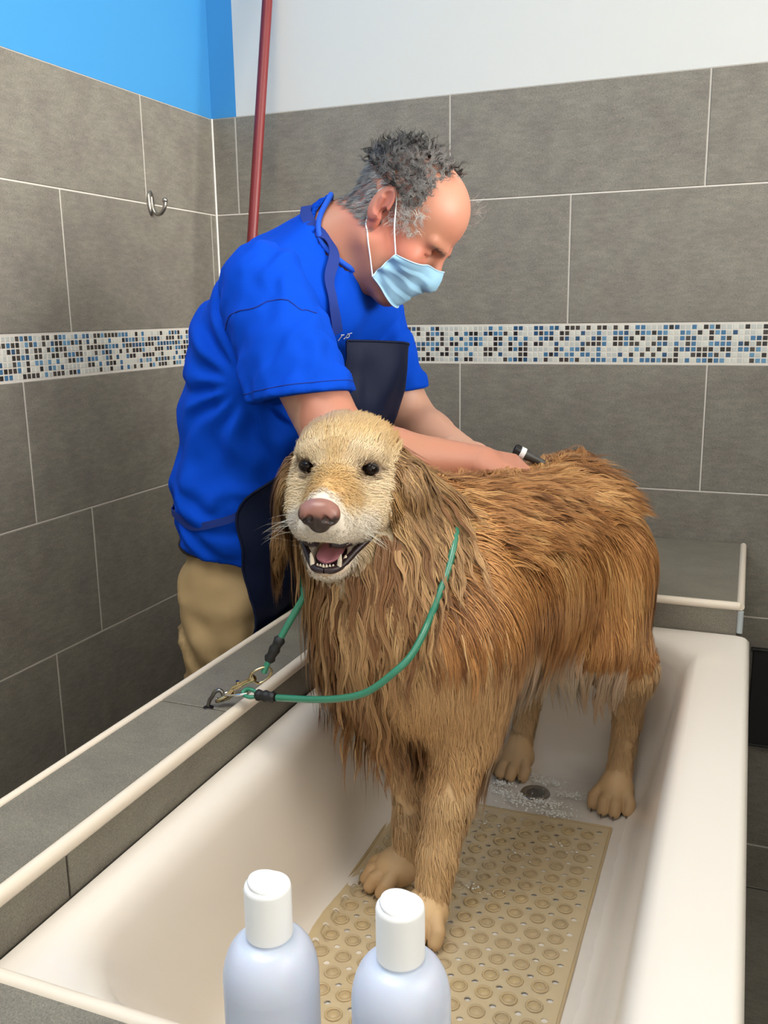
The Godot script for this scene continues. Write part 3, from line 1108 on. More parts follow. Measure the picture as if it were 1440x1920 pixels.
func build_dog_body(b: MB) -> void:
	var fd := Field.new(Vector3(0.74, TUBF - 0.02, 0.44), Vector3(1.38, 1.34, 1.32), 0.0075)
	dog_body = fd
	var B := Basis(DL, Vector3.UP, DF)
	fd.ball(dl(0.33, 0, 1.045), Vector3(0.138, 0.165, 0.25), B, 0.05)
	fd.cone(dl(0.30, 0, 1.09), dl(0.04, -0.005, 1.10), 0.118, 0.105, 0.06)
	fd.ball(dl(0.12, 0, 1.03), Vector3(0.118, 0.125, 0.17), B, 0.06)
	fd.ball(dl(0.01, -0.005, 1.09), Vector3(0.108, 0.115, 0.125), B, 0.06)
	fd.ball(dl(0.45, 0, 1.02), Vector3(0.118, 0.145, 0.12), B, 0.06)
	# neck up to the skull
	fd.cone(dl(0.42, -0.005, 1.09), hp(0, -4.5, -9.5), 0.125, 0.088, 0.06)
	fd.cone(dl(0.50, 0, 1.02), hp(0, -9, -5), 0.10, 0.06, 0.06)
	# fore legs: the dog's left one is nearer
	for s in [[dl(0.45, 0.085, 1.02), Vector3(1.050, 0.87, 1.095), Vector3(1.041, 0.766, 1.130), Vector3(1.030, 0.684, 1.147), Vector3(1.024, 0.60, 1.163)], [dl(0.45, -0.085, 1.02), Vector3(0.925, 0.86, 1.03), Vector3(0.945, 0.762, 1.035), Vector3(0.957, 0.662, 1.058), Vector3(0.950, 0.60, 1.072)]]:
		fd.cone(s[0], s[1], 0.082, 0.055, 0.05)
		fd.cone(s[1], s[2], 0.050, 0.034, 0.03)
		fd.cone(s[2], s[3], 0.034, 0.0265, 0.02)
		fd.cone(s[3], s[4], 0.026, 0.024, 0.02)
	# hind legs
	for s in [[dl(0.0, 0.062, 1.03), dl(0.065, 0.085, 0.915), Vector3(1.254, 0.836, 0.690), Vector3(1.248, 0.725, 0.655), Vector3(1.240, 0.61, 0.685)], [dl(0.0, -0.075, 1.03), dl(0.055, -0.10, 0.915), Vector3(1.040, 0.80, 0.60), Vector3(1.043, 0.70, 0.585), Vector3(1.033, 0.61, 0.622)]]:
		fd.cone(s[0], s[1], 0.085, 0.062, 0.05)
		fd.cone(s[0], s[2], 0.068, 0.038, 0.05)
		fd.cone(s[1], s[2], 0.054, 0.040, 0.04)
		fd.cone(s[2], s[3], 0.038, 0.024, 0.02)
		fd.cone(s[3], s[4], 0.0235, 0.0215, 0.015)
	# tail hanging against the far thigh
	var tail := [dl(-0.10, -0.01, 1.13), dl(-0.135, -0.05, 1.05), dl(-0.14, -0.08, 0.94), dl(-0.13, -0.09, 0.83)]
	for i in 3:
		fd.cone(tail[i], tail[i + 1], 0.034 - 0.006 * i, 0.028 - 0.006 * i, 0.03)
	# rough hump of hair over the tail
	fd.cone(dl(-0.03, -0.03, 1.19), dl(-0.045, -0.03, 1.208), 0.03, 0.014, 0.03)
	fd.net(b, dog_colour)
	for q in PAWS:
		paw(b, q[0], q[1], q[2], 1.12)

func build_dog_head(b: MB) -> void:
	var fd := Field.new(HO + Vector3(-0.15, -0.165, -0.15), HO + Vector3(0.16, 0.10, 0.14), 0.0032)
	dog_head = fd
	var c := 0.01
	var ell := func(x, y, z, rx, ry, rz, k, carve := false) -> void:
		fd.ball(hp(x, y, z), Vector3(rx, ry, rz) * c, HB, k * c, carve)
	var con := func(a: Vector3, e: Vector3, ra, rb, k, fx := Vector3.ZERO, by := 1.0) -> void:
		fd.cone(hp(a.x, a.y, a.z), hp(e.x, e.y, e.z), ra * c, rb * c, k * c, HB * fx, by)
	ell.call(0, 0.6, -6.0, 7.0, 5.9, 6.6, 2.0)                  # skull
	ell.call(0, 2.2, -2.4, 5.2, 3.6, 3.8, 2.0)                  # forehead
	for s in [-1.0, 1.0]:
		ell.call(s * 3.6, 2.0, -1.2, 2.2, 1.5, 1.7, 1.6)        # brows
		ell.call(s * 4.9, -4.2, -3.6, 3.3, 4.4, 4.6, 2.2)       # cheeks
		ell.call(s * 2.0, -6.6, 6.0, 2.1, 2.3, 3.7, 1.2)        # upper lips
		con.call(Vector3(s * 3.3, -7.0, 4.5), Vector3(s * 4.9, -6.2, 0.0), 1.9, 2.2, 1.6)
	con.call(Vector3(0, -2.3, 0.0), Vector3(0, -4.0, 7.7), 3.5, 2.35, 2.2)           # bridge of the muzzle
	con.call(Vector3(0, -4.5, 2.0), Vector3(0, -5.8, 7.0), 3.7, 2.8, 1.5)
	ell.call(0, -5.6, 8.5, 2.5, 2.2, 1.6, 1.0)
	# lower jaw, dropped open
	ell.call(0, -10.2, 4.0, 2.7, 1.9, 6.4, 0.6, true)            # mouth gap before the jaw is added
	for s in [-1.0, 1.0]:
		con.call(Vector3(s * 3.7, -8.6, -3.0), Vector3(s * 1.7, -12.2, 5.6), 2.1, 1.15, 0.8)
	con.call(Vector3(0, -11.2, -3.0), Vector3(0, -12.9, 4.6), 3.0, 1.3, 1.4)
	ell.call(0, -12.75, 6.2, 2.15, 1.05, 1.5, 0.7)
	# hollow of the open mouth, wide in front, thin towards the corners
	ell.call(0, -10.5, 4.9, 2.3, 1.6, 4.2, 0.5, true)
	for s in [-1.0, 1.0]:
		fd.cone(hp(s * 2.0, -10.2, 6.4), hp(s * 5.0, -8.2, 1.2), 0.9 * c, 0.42 * c, 0.3 * c, Vector3.ZERO, 1.0, true)
		fd.ball(hp(s * 4.35, 0.05, 0.30), Vector3(1.12, 0.80, 0.95) * c, HB, 0.5 * c, true)     # eye sockets
	# ears
	for s in [-1.0, 1.0]:
		var far := 0.82 if s < 0 else 1.0
		var e0 := Vector3(s * 5.6, 1.6, -7.4)
		var e1 := Vector3(s * 9.4 * far, -3.0, -6.4)
		var e2 := Vector3(s * 11.8 * far, -11.5, -5.4)
		con.call(e0, e1, 2.3, 3.4, 2.0, Vector3(0.86, 0.5, 0).normalized() if s > 0 else Vector3(0.86, -0.5, 0).normalized(), 0.5)
		con.call(e1, e2, 3.5, 1.5, 1.2, Vector3(1, 0, 0), 0.36)
	fd.net(b, dog_colour)

func make_dog() -> void:
	HB = head_basis(deg_to_rad(12.0), deg_to_rad(2.0), deg_to_rad(-1.5))
	dog_noise = noise(71, 0.16, 3)
	dog_noise2 = noise(72, 0.05, 2)
	var d := thing("dog", "wet golden dog standing in the tub, mouth open, looking out", "dog")
	var b := MB.new()
	build_dog_body(b)
	build_dog_head(b)
	var dm := vmat(0.55)
	piece("body", b.mesh(true), dm, d)
	dog_face(d)
	for q in PAWS:
		claws(d, q[0], q[1], 1.12)
	dog_fur(d)

func dog_face(d: Node3D) -> void:
	var c := 0.01
	# nose leather with nostrils, on a small grid of its own
	var fd := Field.new(hp(0, -4.4, 10.8) - Vector3.ONE * 0.042, hp(0, -4.4, 10.8) + Vector3.ONE * 0.042, 0.0016)
	fd.ball(hp(0, -3.9, 10.6), Vector3(2.5, 1.55, 1.55) * c, HB, 0.006)
	fd.ball(hp(0, -5.2, 10.5), Vector3(1.55, 1.6, 1.35) * c, HB, 0.008)
	for s in [-1.0, 1.0]:
		fd.ball(hp(s * 1.55, -4.5, 10.8), Vector3(1.1, 1.15, 1.2) * c, HB, 0.006)
		fd.ball(hp(s * 1.0, -4.75, 12.2), Vector3(0.5, 0.55, 0.75) * c, HB, 0.002, true)
		fd.cone(hp(s * 1.2, -4.9, 12.0), hp(s * 2.4, -5.3, 11.0), 0.0028, 0.002, 0.002, Vector3.ZERO, 1.0, true)
	fd.cone(hp(0, -4.9, 12.1), hp(0, -7.0, 11.4), 0.0012, 0.0012, 0.002, Vector3.ZERO, 1.0, true)
	var nb := MB.new()
	fd.net(nb, func(p: Vector3, _n: Vector3) -> Color:
		var q := (p - HO) * HB * 100.0
		return lin(58, 44, 42).lerp(lin(150, 104, 92), smoothstep(-4.9, -3.6, q.y + dog_noise.get_noise_3dv(p * 250.0) * 1.2)))
	var nm := vmat(0.32)
	piece("nose", nb.mesh(true), nm, d)
	# eyes
	var iris := mat(22, 13, 9, 0.03)
	iris.metallic_specular = 0.35
	for s in [-1.0, 1.0]:
		var e := MB.new()
		var prof := []
		for i in 13:
			var a := -PI / 2 + PI * i / 12
			prof.append(Vector2(cos(a), sin(a)) * 1.0 * c)
		e.lathe(prof, 24)
		piece("eye", e.mesh(), iris, d, Transform3D(HB, hp(s * 4.35, 0.05, -0.38)))
		var lid := MB.new()
		var path := []
		for i in 25:
			var a := TAU * i / 24
			path.append(hp(s * 4.35 + cos(a) * 1.06, 0.05 + sin(a) * 0.72 + (0.05 if sin(a) > 0 else 0.0), 0.12 + 0.14 * sin(a) - 0.25 * absf(cos(a)) - 0.3 * maxf(0, s * cos(a))))
		lid.tube(path, 0.0019, 6, false)
		piece("eye_rim", lid.mesh(), mat(34, 26, 22, 0.4), d)
	# mouth: dark lining, lips, tongue, teeth
	var dark := mat(46, 30, 32, 0.35)
	var ml := MB.new()
	var rings := []
	for i in 9:
		var t := i / 8.0
		var z := lerpf(7.0, -1.5, t)
		var w := 1.9 + 1.6 * t
		var ring := []
		for j in 16:
			var a := TAU * j / 16
			ring.append(hp(cos(a) * w, lerpf(-12.2, -9.8, t) + sin(a) * (0.5 if sin(a) > 0 else 0.5), z))
		rings.append(ring)
	ml.skin(rings, true, true, true)
	piece("mouth_lining", ml.mesh(), dark, d)
	for s in [-1.0, 1.0]:
		for row in [[Vector3(s * 0.9, -8.7, 8.3), Vector3(s * 2.3, -8.9, 7.0), Vector3(s * 3.5, -8.8, 4.8), Vector3(s * 4.7, -8.2, 2.6), Vector3(s * 5.6, -7.4, 1.0)], [Vector3(s * 0.0, -12.35, 7.75), Vector3(s * 1.2, -12.25, 7.4), Vector3(s * 2.1, -11.8, 6.2), Vector3(s * 3.4, -10.3, 4.2), Vector3(s * 4.8, -8.9, 2.2), Vector3(s * 5.6, -7.6, 1.0)]]:
			var path := []
			for q in smooth_path(row, 6):
				path.append(hp(q.x, q.y, q.z))
			var rr := []
			for i in path.size():
				rr.append(0.0050 if i > 2 else 0.0042)
			var lb := MB.new()
			lb.tube(path, rr, 8)
			piece("lip", lb.mesh(), dark, d)
	var tg := MB.new()
	rings = []
	for i in 15:
		var t := i / 14.0
		var z := lerpf(0.0, 7.3, t)
		var w := 1.75 * sqrt(maxf(0.02, 1.0 - pow(t, 7.0)))
		var th := 0.45 * sqrt(maxf(0.03, 1.0 - pow(t, 9.0)))
		var cy := -10.1 - 1.35 * t
		var ring := []
		for j in 20:
			var a := TAU * j / 20
			var dip := 0.28 * exp(-pow(cos(a) * 3.0, 2)) if sin(a) > 0 else 0.0
			ring.append(hp(cos(a) * w, cy + sin(a) * th - dip + 0.25 * pow(absf(cos(a)), 3), z))
		rings.append(ring)
	tg.skin(rings, true, true, true)
	piece("tongue", tg.mesh(), mat(196, 128, 140, 0.28), d)
	var tm := mat(228, 214, 190, 0.25)
	var tooth := func(at: Vector3, dir: Vector3, ln: float, r: float) -> void:
		var t := MB.new()
		t.tube([hp(at.x, at.y, at.z), hp(at.x, at.y, at.z) + HB * dir * ln * 0.5 * c, hp(at.x, at.y, at.z) + HB * dir * ln * 0.85 * c, hp(at.x, at.y, at.z) + HB * dir * ln * c], [r * c, r * 0.85 * c, r * 0.45 * c, r * 0.12 * c], 8)
		piece("tooth", t.mesh(), tm, d)
	for i in 6:
		var a := (i - 2.5)
		tooth.call(Vector3(a * 0.42, -12.15, 7.45 - absf(a) * 0.12), Vector3(0, 1, 0.15).normalized(), 0.62, 0.24)
	for s in [-1.0, 1.0]:
		tooth.call(Vector3(s * 1.75, -11.9, 6.9), Vector3(s * 0.15, 1, 0.1).normalized(), 1.75, 0.36)
		for k in 3:
			tooth.call(Vector3(s * (2.3 + 0.5 * k), -11.2 + 0.5 * k, 5.6 - 1.2 * k), Vector3(s * 0.1, 1, 0).normalized(), 0.6, 0.3)

# one wet clump: a guide that creeps over the body and then hangs, with fine strands that run together at its tip
class Fur:
	var b := MB.new()
	var rng := RandomNumberGenerator.new()
	var strands := 0
	func clump(fields: Array, p0: Vector3, n0: Vector3, d0: Vector3, d1: Vector3, length: float, lift: float, width: float, many: int, spread: float, curl: float, col: Color, vary: float, steps := 6, tip := 0.25) -> void:
		var P := PackedVector3Array()
		var N := PackedVector3Array()
		var S := PackedVector3Array()
		var p := p0
		var n := n0
		var ph := rng.randf() * TAU
		var wv := rng.randf_range(1.2, 2.6)
		var step := length / steps
		var t := d0
		for i in steps + 1:
			var s := float(i) / steps
			t = d0.lerp(d1, s)
			t = (t - n * (t.dot(n) * (0.92 if t.dot(n) < 0 else 0.4))).normalized()
			var side := t.cross(n).normalized()
			t = (t + side * (sin(ph + s * TAU * wv) * curl)).normalized()
			P.append(p)
			N.append(n)
			S.append(side)
			p += t * step
			var best := 1.0
			var bf: Field = null
			for f: Field in fields:
				var e := f.at(p)
				if e < best:
					best = e
					bf = f
			var want := lift * (0.35 + 0.65 * s)
			if best < 0.05:
				var g := bf.grad(p)
				if best < want:
					p += g * (want - best)
				n = n.lerp(g, 0.7).normalized()
		for k in many:
			var u := rng.randf_range(-1, 1) * spread
			var w := absf(rng.randfn(0, 0.35)) * spread * 0.6
			var ln := rng.randf_range(0.7, 1.0)
			var ww := width * rng.randf_range(0.7, 1.3)
			var kc := 1.0 + rng.randf_range(-vary, vary)
			var cc := Color(col.r * kc, col.g * kc * rng.randf_range(0.97, 1.03), col.b * kc)
			var ph2 := rng.randf() * TAU
			var f := b.v.size()
			for i in steps + 1:
				var s := float(i) / steps
				var x := s * ln * steps
				var j := mini(int(x), steps - 1)
				var fr := x - j
				var run := 1.0 - (1.0 - tip) * s
				var side := S[j]
				var nn := N[j]
				var q := P[j].lerp(P[j + 1], fr) + side * ((u * run) + sin(ph2 + s * 4.0) * spread * 0.16) + nn * (w * run)
				var hw := ww * 0.5 * (1.0 - s * s * 0.94)
				b.v.append(q - side * hw)
				b.v.append(q + side * hw)
				b.n.append((nn - side * 0.75).normalized())
				b.n.append((nn + side * 0.75).normalized())
				b.c.append(cc)
				b.c.append(cc)
			for i in steps:
				var a := f + i * 2
				b.ix.append(a)
				b.ix.append(a + 2)
				b.ix.append(a + 1)
				b.ix.append(a + 1)
				b.ix.append(a + 2)
				b.ix.append(a + 3)
			strands += 1

# area-weighted points on a mesh
func scatter(b: MB, count: int, sd: int) -> Array:
	var cum := PackedFloat32Array()
	var total := 0.0
	for i in range(0, b.ix.size(), 3):
		total += (b.v[b.ix[i + 1]] - b.v[b.ix[i]]).cross(b.v[b.ix[i + 2]] - b.v[b.ix[i]]).length()
		cum.append(total)
	var r := RandomNumberGenerator.new()
	r.seed = sd
	var out := []
	for i in count:
		var k := cum.bsearch(r.randf() * total)
		k = mini(k, cum.size() - 1) * 3
		var u := r.randf()
		var w := r.randf()
		if u + w > 1.0:
			u = 1.0 - u
			w = 1.0 - w
		var a := b.ix[k]
		var e := b.ix[k + 1]
		var g := b.ix[k + 2]
		out.append([b.v[a] * (1 - u - w) + b.v[e] * u + b.v[g] * w, (b.n[a] * (1 - u - w) + b.n[e] * u + b.n[g] * w).normalized()])
	return out

func dog_fur(d: Node3D) -> void:
	var rng := RandomNumberGenerator.new()
	rng.seed = 99
	var bb := MB.new()
	var grey := func(_p: Vector3, _n: Vector3) -> Color: return Color.WHITE
	dog_body.net(bb, grey)
	var hb := MB.new()
	dog_head.net(hb, grey)
	var fur := Fur.new()
	fur.rng.seed = 5
	var both := [dog_body, dog_head]
	var down := Vector3.DOWN
	for q in scatter(bb, 11500, 31):
		var p: Vector3 = q[0]
		var n: Vector3 = q[1]
		if dog_head.at(p) < 0.004:
			continue
		var under_chin := (p - HO) * HB * 100.0
		if (under_chin.z > 2.0 and under_chin.y > -15.5) or (absf(under_chin.x) < 4.5 and under_chin.z > -5.0 and under_chin.y > -13.0):
			continue
		var f := (p - DO).dot(DF)
		var l := (p - DO).dot(DL)
		var h := (p - HO) * HB * 100.0
		var k := clampf(dog_noise.get_noise_3dv(p * 70.0) * 1.1 + rng.randfn(0, 0.33) - 0.05, -1, 1)
		var col := gold(p, k)
		var leg := p.y < 0.80 or (p.y < 0.86 and f < 0.12)
		if leg:
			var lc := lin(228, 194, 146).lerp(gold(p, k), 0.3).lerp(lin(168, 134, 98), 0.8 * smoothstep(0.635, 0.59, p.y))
			if p.y < TUBF + 0.060:
				continue
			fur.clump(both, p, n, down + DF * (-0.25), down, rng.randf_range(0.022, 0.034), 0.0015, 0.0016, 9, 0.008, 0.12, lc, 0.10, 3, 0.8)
			continue
		var chest := (f > 0.40 and n.dot(DF) > 0.05 and p.y < 1.17 and l < 0.05) or (f > 0.45 and p.y > 1.02 and l < 0.10)
		var shoulder := f > 0.30 and not chest and p.y < 1.06 and l > 0.0
		var belly := n.y < -0.30 and f < 0.42 and f > 0.06
		var thigh := f < 0.0 and p.y < 1.02
		if belly:
			if p.y > 0.99:
				continue
			var wc := lin(240, 226, 204).lerp(col, 0.45 if absf(l) > 0.085 else 0.04)
			fur.clump(both, p, n, down + DF * rng.randf_range(-0.3, 0.3), down, rng.randf_range(0.06, 0.135), 0.004, 0.0024, 14, 0.011, 0.10, wc, 0.06, 7, 0.03)
		elif chest:
			var cc := lin(132, 90, 54).lerp(lin(204, 162, 112), clampf(0.4 + k * 1.0, 0, 1))
			if rng.randf() < 0.35:
				continue
			fur.clump(both, p, n, down + n * 0.3 + DL * rng.randf_range(-0.3, 0.3), down + DL * rng.randf_range(-0.12, 0.12), minf(rng.randf_range(0.08, 0.19) * (0.75 if l > 0.05 else 1.0), maxf(0.04, p.y - (0.77 if l > -0.03 else 0.86))), rng.randf_range(0.006, 0.024), 0.0019, rng.randi_range(8, 16), rng.randf_range(0.0045, 0.011), 0.34, cc, 0.16, 10, 0.05)
		elif shoulder:
			var sc := gold(p, k * 0.7).lerp(lin(220, 182, 132), 0.6)
			var sl := rng.randf_range(0.05, 0.085) * lerpf(0.45, 1.0, smoothstep(0.82, 0.98, p.y))
			fur.clump(both, p, n, down - DF * 0.25, down, sl, 0.004, 0.0018, 9, 0.011, 0.10, sc, 0.13, 6, 0.35)
		elif thigh:
			var tc := gold(p, k * 0.7 + 0.15)
			if f < -0.09:
				tc = tc.lerp(lin(224, 190, 142), 0.6)
			fur.clump(both, p, n, down * 0.9 - DF * 0.5 + n * 0.1, down + DF * 0.1, rng.randf_range(0.05, 0.085) * lerpf(0.3, 1.0, smoothstep(0.88, 1.0, p.y)), 0.005, 0.0019, 9, 0.012, 0.10, tc, 0.14, 6, 0.25)
		elif p.y > 1.13 and f < 0.42:
			# rough back, tufts blown about by the spray
			var dir := (-DF * rng.randf_range(0.3, 1.0) + DL * signf(l + rng.randfn(0, 0.03)) * rng.randf_range(0.1, 0.8) + n * rng.randf_range(0.0, 0.45)).normalized()
			fur.clump(both, p, n, dir, dir + down * 0.7, rng.randf_range(0.04, 0.075), rng.randf_range(0.006, 0.02), 0.0017, 9, 0.010, 0.30, col, 0.16, 6, 0.22)
		else:
			# flank: swept back, then hanging in long wet strands
			var s := smoothstep(1.19, 1.0, p.y)
			var d0 := (-DF * lerpf(0.9, 0.12, s) + down * lerpf(0.5, 1.0, s)).normalized()
			var d1 := (down + DF * lerpf(-0.05, 0.16, s)).normalized()
			fur.clump(both, p, n, d0, d1, rng.randf_range(0.09, 0.15) * lerpf(0.75, 1.0, s) * lerpf(0.28, 1.0, smoothstep(0.88, 1.02, p.y)), 0.007, 0.0019, 10, 0.012, 0.10, col, 0.16, 8, 0.18)
	for q in scatter(hb, 7000, 37):
		var p: Vector3 = q[0]
		var n: Vector3 = q[1]
		var h := (p - HO) * HB * 100.0
		var n2 := n * HB
		if h.z > 10.2 or (h.z > 9.2 and h.y > -6.6):
			continue
		if Vector2((absf(h.x) - 4.35) * 0.75, h.y - 0.05).length() < 1.15 and h.z > -2.5:
			continue
		if h.y < -8.0 and h.z > -1.0 and n2.y > -0.1 and absf(h.x) < 3.0 + maxf(0, 3.0 - h.z) * 0.4:
			continue
		if absf(h.x) < 3.2 and h.z > -1.5 and h.y > -11.5 and h.y < -7.6 and n2.y < 0.3 and n2.z < 0.6 and absf(n2.x) < 0.8:
			continue
		if dog_body.at(p) < -0.012:
			continue
		var k := clampf(dog_noise.get_noise_3dv(p * 90.0) + rng.randfn(0, 0.3), -1, 1)
		if absf(h.x) > 7.3 or h.z < -8.0:
			# ears and the sides of the head: long wet locks
			var ec := lin(122, 88, 56).lerp(lin(206, 164, 110), clampf(0.4 + 0.6 * k, 0, 1))
			if h.y > 3.0:
				ec = lin(206, 158, 96).lerp(lin(232, 196, 140), clampf(0.5 + 0.5 * k, 0, 1))
			var back := HB * Vector3(signf(h.x) * 0.35, -0.9, -0.2)
			fur.clump(both, p, n, back, Vector3.DOWN, rng.randf_range(0.05, 0.115), rng.randf_range(0.003, 0.014), 0.0017, 9, 0.008, 0.45, ec, 0.18, 8, 0.12)
			continue
		var c := head_colour(h)
		var flow := Vector3(h.x * 0.08, 0.9, -1.0)
		if h.y < 0.5:
			flow = Vector3(signf(h.x) * 0.55, -0.35, -1.0)
		if h.y < -9.0:
			flow = Vector3(signf(h.x) * 0.2, -1.0, -0.8)
		var ln := rng.randf_range(0.010, 0.016)
		if h.z > 5.0:
			ln = rng.randf_range(0.004, 0.007)
		var lift := 0.0012
		if h.y > 3.6 or h.z < -5.0:
			ln = rng.randf_range(0.016, 0.030)
			lift = 0.002
		if h.y < -9.0 and h.z < 4.0:
			ln = rng.randf_range(0.02, 0.06)
			c = c.lerp(lin(214, 176, 124), 0.5)
		fur.clump(both, p, n, HB * flow.normalized(), (HB * flow.normalized() + Vector3.DOWN * 0.3), ln, lift, 0.0010 if ln < 0.02 else 0.0014, 8, 0.006, 0.10, c, 0.07, 4, 0.8 if ln < 0.02 else 0.3)
	# whiskers
	for i in 34:
		var sx := -1.0 if i % 2 == 0 else 1.0
		var p := hp(sx * rng.randf_range(2.6, 3.6), rng.randf_range(-7.6, -5.6), rng.randf_range(5.0, 8.0))
		for it in 3:
			p -= dog_head.grad(p) * dog_head.at(p)
		var dir := HB * Vector3(sx * 1.0, rng.randf_range(-0.5, 0.15), rng.randf_range(-0.1, 0.5))
		fur.clump([dog_head], p, dog_head.grad(p), dir, dir + Vector3.DOWN * 0.5, rng.randf_range(0.035, 0.07), 0.03, 0.0006, 1, 0.0, 0.05, lin(232, 224, 208), 0.05, 6, 1.0)
	var fm := vmat(0.38)
	var o := piece("fur", fur.b.mesh(true), fm, d)
	o.set_meta("kind", "stuff")
	print("fur strands ", fur.strands, " tris ", fur.b.ix.size() / 3)

func make_leash() -> void:
	var green := mat(28, 122, 92, 0.22)
	green.clearcoat_enabled = true
	var t := thing("tether_cable", "green coated cable loop round the dog's neck, clipped to the ledge", "leash")
	# keep the cable clear of the dog's skin
	var clear := func(pts: Array, off: float) -> Array:
		var out := []
		for p in pts:
			var q: Vector3 = p
			var e := dog_body.at(q)
			if e < off:
				q += dog_body.grad(q) * (off * smoothstep(1.09, 1.145, q.z) - e)
			out.append(q)
		return out
	var up := [Vector3(0.802, 0.993, 1.235), Vector3(0.822, 1.034, 1.225), Vector3(0.840, 1.069, 1.215), Vector3(0.857, 1.104, 1.205), Vector3(0.850, 1.135, 1.165), Vector3(0.855, 1.185, 1.10), Vector3(0.905, 1.225, 1.05), Vector3(0.97, 1.215, 1.05), Vector3(1.015, 1.18, 1.085), Vector3(1.030, 1.150, 1.125), Vector3(1.038, 1.135, 1.152), Vector3(1.045, 1.109, 1.192), Vector3(1.044, 1.078, 1.228), Vector3(1.032, 1.043, 1.258), Vector3(1.012, 1.020, 1.275), Vector3(0.977, 0.991, 1.283), Vector3(0.935, 0.974, 1.280), Vector3(0.884, 0.961, 1.270), Vector3(0.845, 0.955, 1.265), Vector3(0.829, 0.952, 1.262)]
	var pts: Array = clear.call(smooth_path(up, 8), 0.013)
	var sm := []
	for i in pts.size():
		sm.append((pts[maxi(i - 1, 0)] + pts[i] * 2 + pts[mini(i + 1, pts.size() - 1)]) / 4)
	var b := MB.new()
	b.tube(sm, 0.0050, 12)
	piece("cable", b.mesh(), green, t)
	# black crimps with taped ends
	for q in [[Vector3(0.802, 0.993, 1.235), Vector3(0.820, 1.030, 1.226)], [Vector3(0.826, 0.952, 1.262), Vector3(0.792, 0.9495, 1.2575)]]:
		var c := MB.new()
		var pa := []
		var rr := []
		for i in 9:
			pa.append((q[0] as Vector3).lerp(q[1], i / 8.0))
			rr.append(0.0078 + 0.0012 * sin(i * 2.1) - (0.002 if i == 0 or i == 8 else 0.0))
		c.tube(pa, rr, 10)
		piece("crimp", c.mesh(), M.black_rubber, t)
	# green eyes at the cable ends
	var e1 := MB.new()
	e1.tube([Vector3(0.804, 0.997, 1.236), Vector3(0.800, 0.986, 1.238), Vector3(0.797, 0.977, 1.241)], 0.0045, 10)
	piece("cable_eye", e1.mesh(), green, t)
	var e2 := MB.new()
	e2.tube(smooth_path([Vector3(0.795, 0.9475, 1.258), Vector3(0.784, 0.946, 1.2615), Vector3(0.773, 0.947, 1.259), Vector3(0.770, 0.950, 1.255), Vector3(0.776, 0.9535, 1.252), Vector3(0.786, 0.9535, 1.254), Vector3(0.796, 0.951, 1.257)], 5), 0.0030, 9)
	piece("cable_eye", e2.mesh(), green, t)
	# swivel snap: D ring, swivel, bolt, hook
	var sn := thing("snap_clip", "brass-toned swivel snap clipping the cable to the ledge ring", "clip")
	var dr := MB.new()
	dr.tube(smooth_path([Vector3(0.786, 0.967, 1.250), Vector3(0.790, 0.961, 1.243), Vector3(0.801, 0.968, 1.235), Vector3(0.806, 0.979, 1.234), Vector3(0.800, 0.986, 1.240), Vector3(0.789, 0.983, 1.250), Vector3(0.782, 0.975, 1.253), Vector3(0.786, 0.967, 1.250)], 6), 0.0019, 8)
	piece("d_ring", dr.mesh(), M.brass, sn)
	var sw := MB.new()
	var d0 := Vector3(0.786, 0.971, 1.248)
	var d1 := Vector3(0.742, 0.945, 1.256)
	sw.tube([d0, d0.lerp(d1, 0.08), d0.lerp(d1, 0.16), d0.lerp(d1, 0.22), d0.lerp(d1, 0.5), d0.lerp(d1, 0.78)], [0.0045, 0.0055, 0.0050, 0.0034, 0.0040, 0.0036], 10)
	piece("barrel", sw.mesh(), M.brass, sn)
	var kn := MB.new()
	var km := d0.lerp(d1, 0.6)
	kn.tube([km, km + Vector3(0.001, 0.009, 0.001)], [0.0022, 0.0028], 8)
	piece("bolt_knob", kn.mesh(), M.brass, sn)
	var hk := MB.new()
	hk.tube(smooth_path([d0.lerp(d1, 0.74), Vector3(0.744, 0.942, 1.259), Vector3(0.735, 0.936, 1.264), Vector3(0.729, 0.932, 1.262), Vector3(0.732, 0.931, 1.255), Vector3(0.742, 0.935, 1.252), Vector3(0.752, 0.944, 1.2525)], 6), 0.0030, 9)
	piece("hook", hk.mesh(), M.brass, sn)
	# steel ring joining the second cable eye
	var rg := thing("split_ring", "small steel ring through the cable's green eye", "ring")
	var rp := []
	for i in 25:
		var a := TAU * i / 24
		rp.append(Vector3(0.757, 0.9455, 1.256) + Vector3(cos(a) * 0.020, 0.0035 * cos(a), sin(a) * 0.0075))
	var rm := MB.new()
	rm.tube(rp, 0.0019, 8, false)
	piece("ring", rm.mesh(), M.chrome, rg)
	# screw eye in the ledge
	var se := thing("screw_eye", "dark steel screw eye standing in the tiled ledge", "hook", Vector3(0.718, LEDGE, 1.268))
	var sh := MB.new()
	sh.tube(smooth_path([Vector3(0, -0.004, 0), Vector3(0, 0.004, 0), Vector3(0.002, 0.011, -0.001), Vector3(0.006, 0.017, -0.002), Vector3(0.010, 0.024, -0.004), Vector3(0.017, 0.026, -0.007), Vector3(0.021, 0.019, -0.008), Vector3(0.018, 0.012, -0.007), Vector3(0.011, 0.012, -0.005)], 6), 0.0030, 10)
	piece("eye", sh.mesh(), mat(120, 118, 114, 0.25, 1.0), se)
	lathe_piece("washer", [Vector2(0.0, 0.0015), Vector2(0.006, 0.0015), Vector2(0.0075, 0.0008), Vector2(0.008, 0.0)], mat(70, 66, 62, 0.4, 1.0), se, Transform3D.IDENTITY, 20)

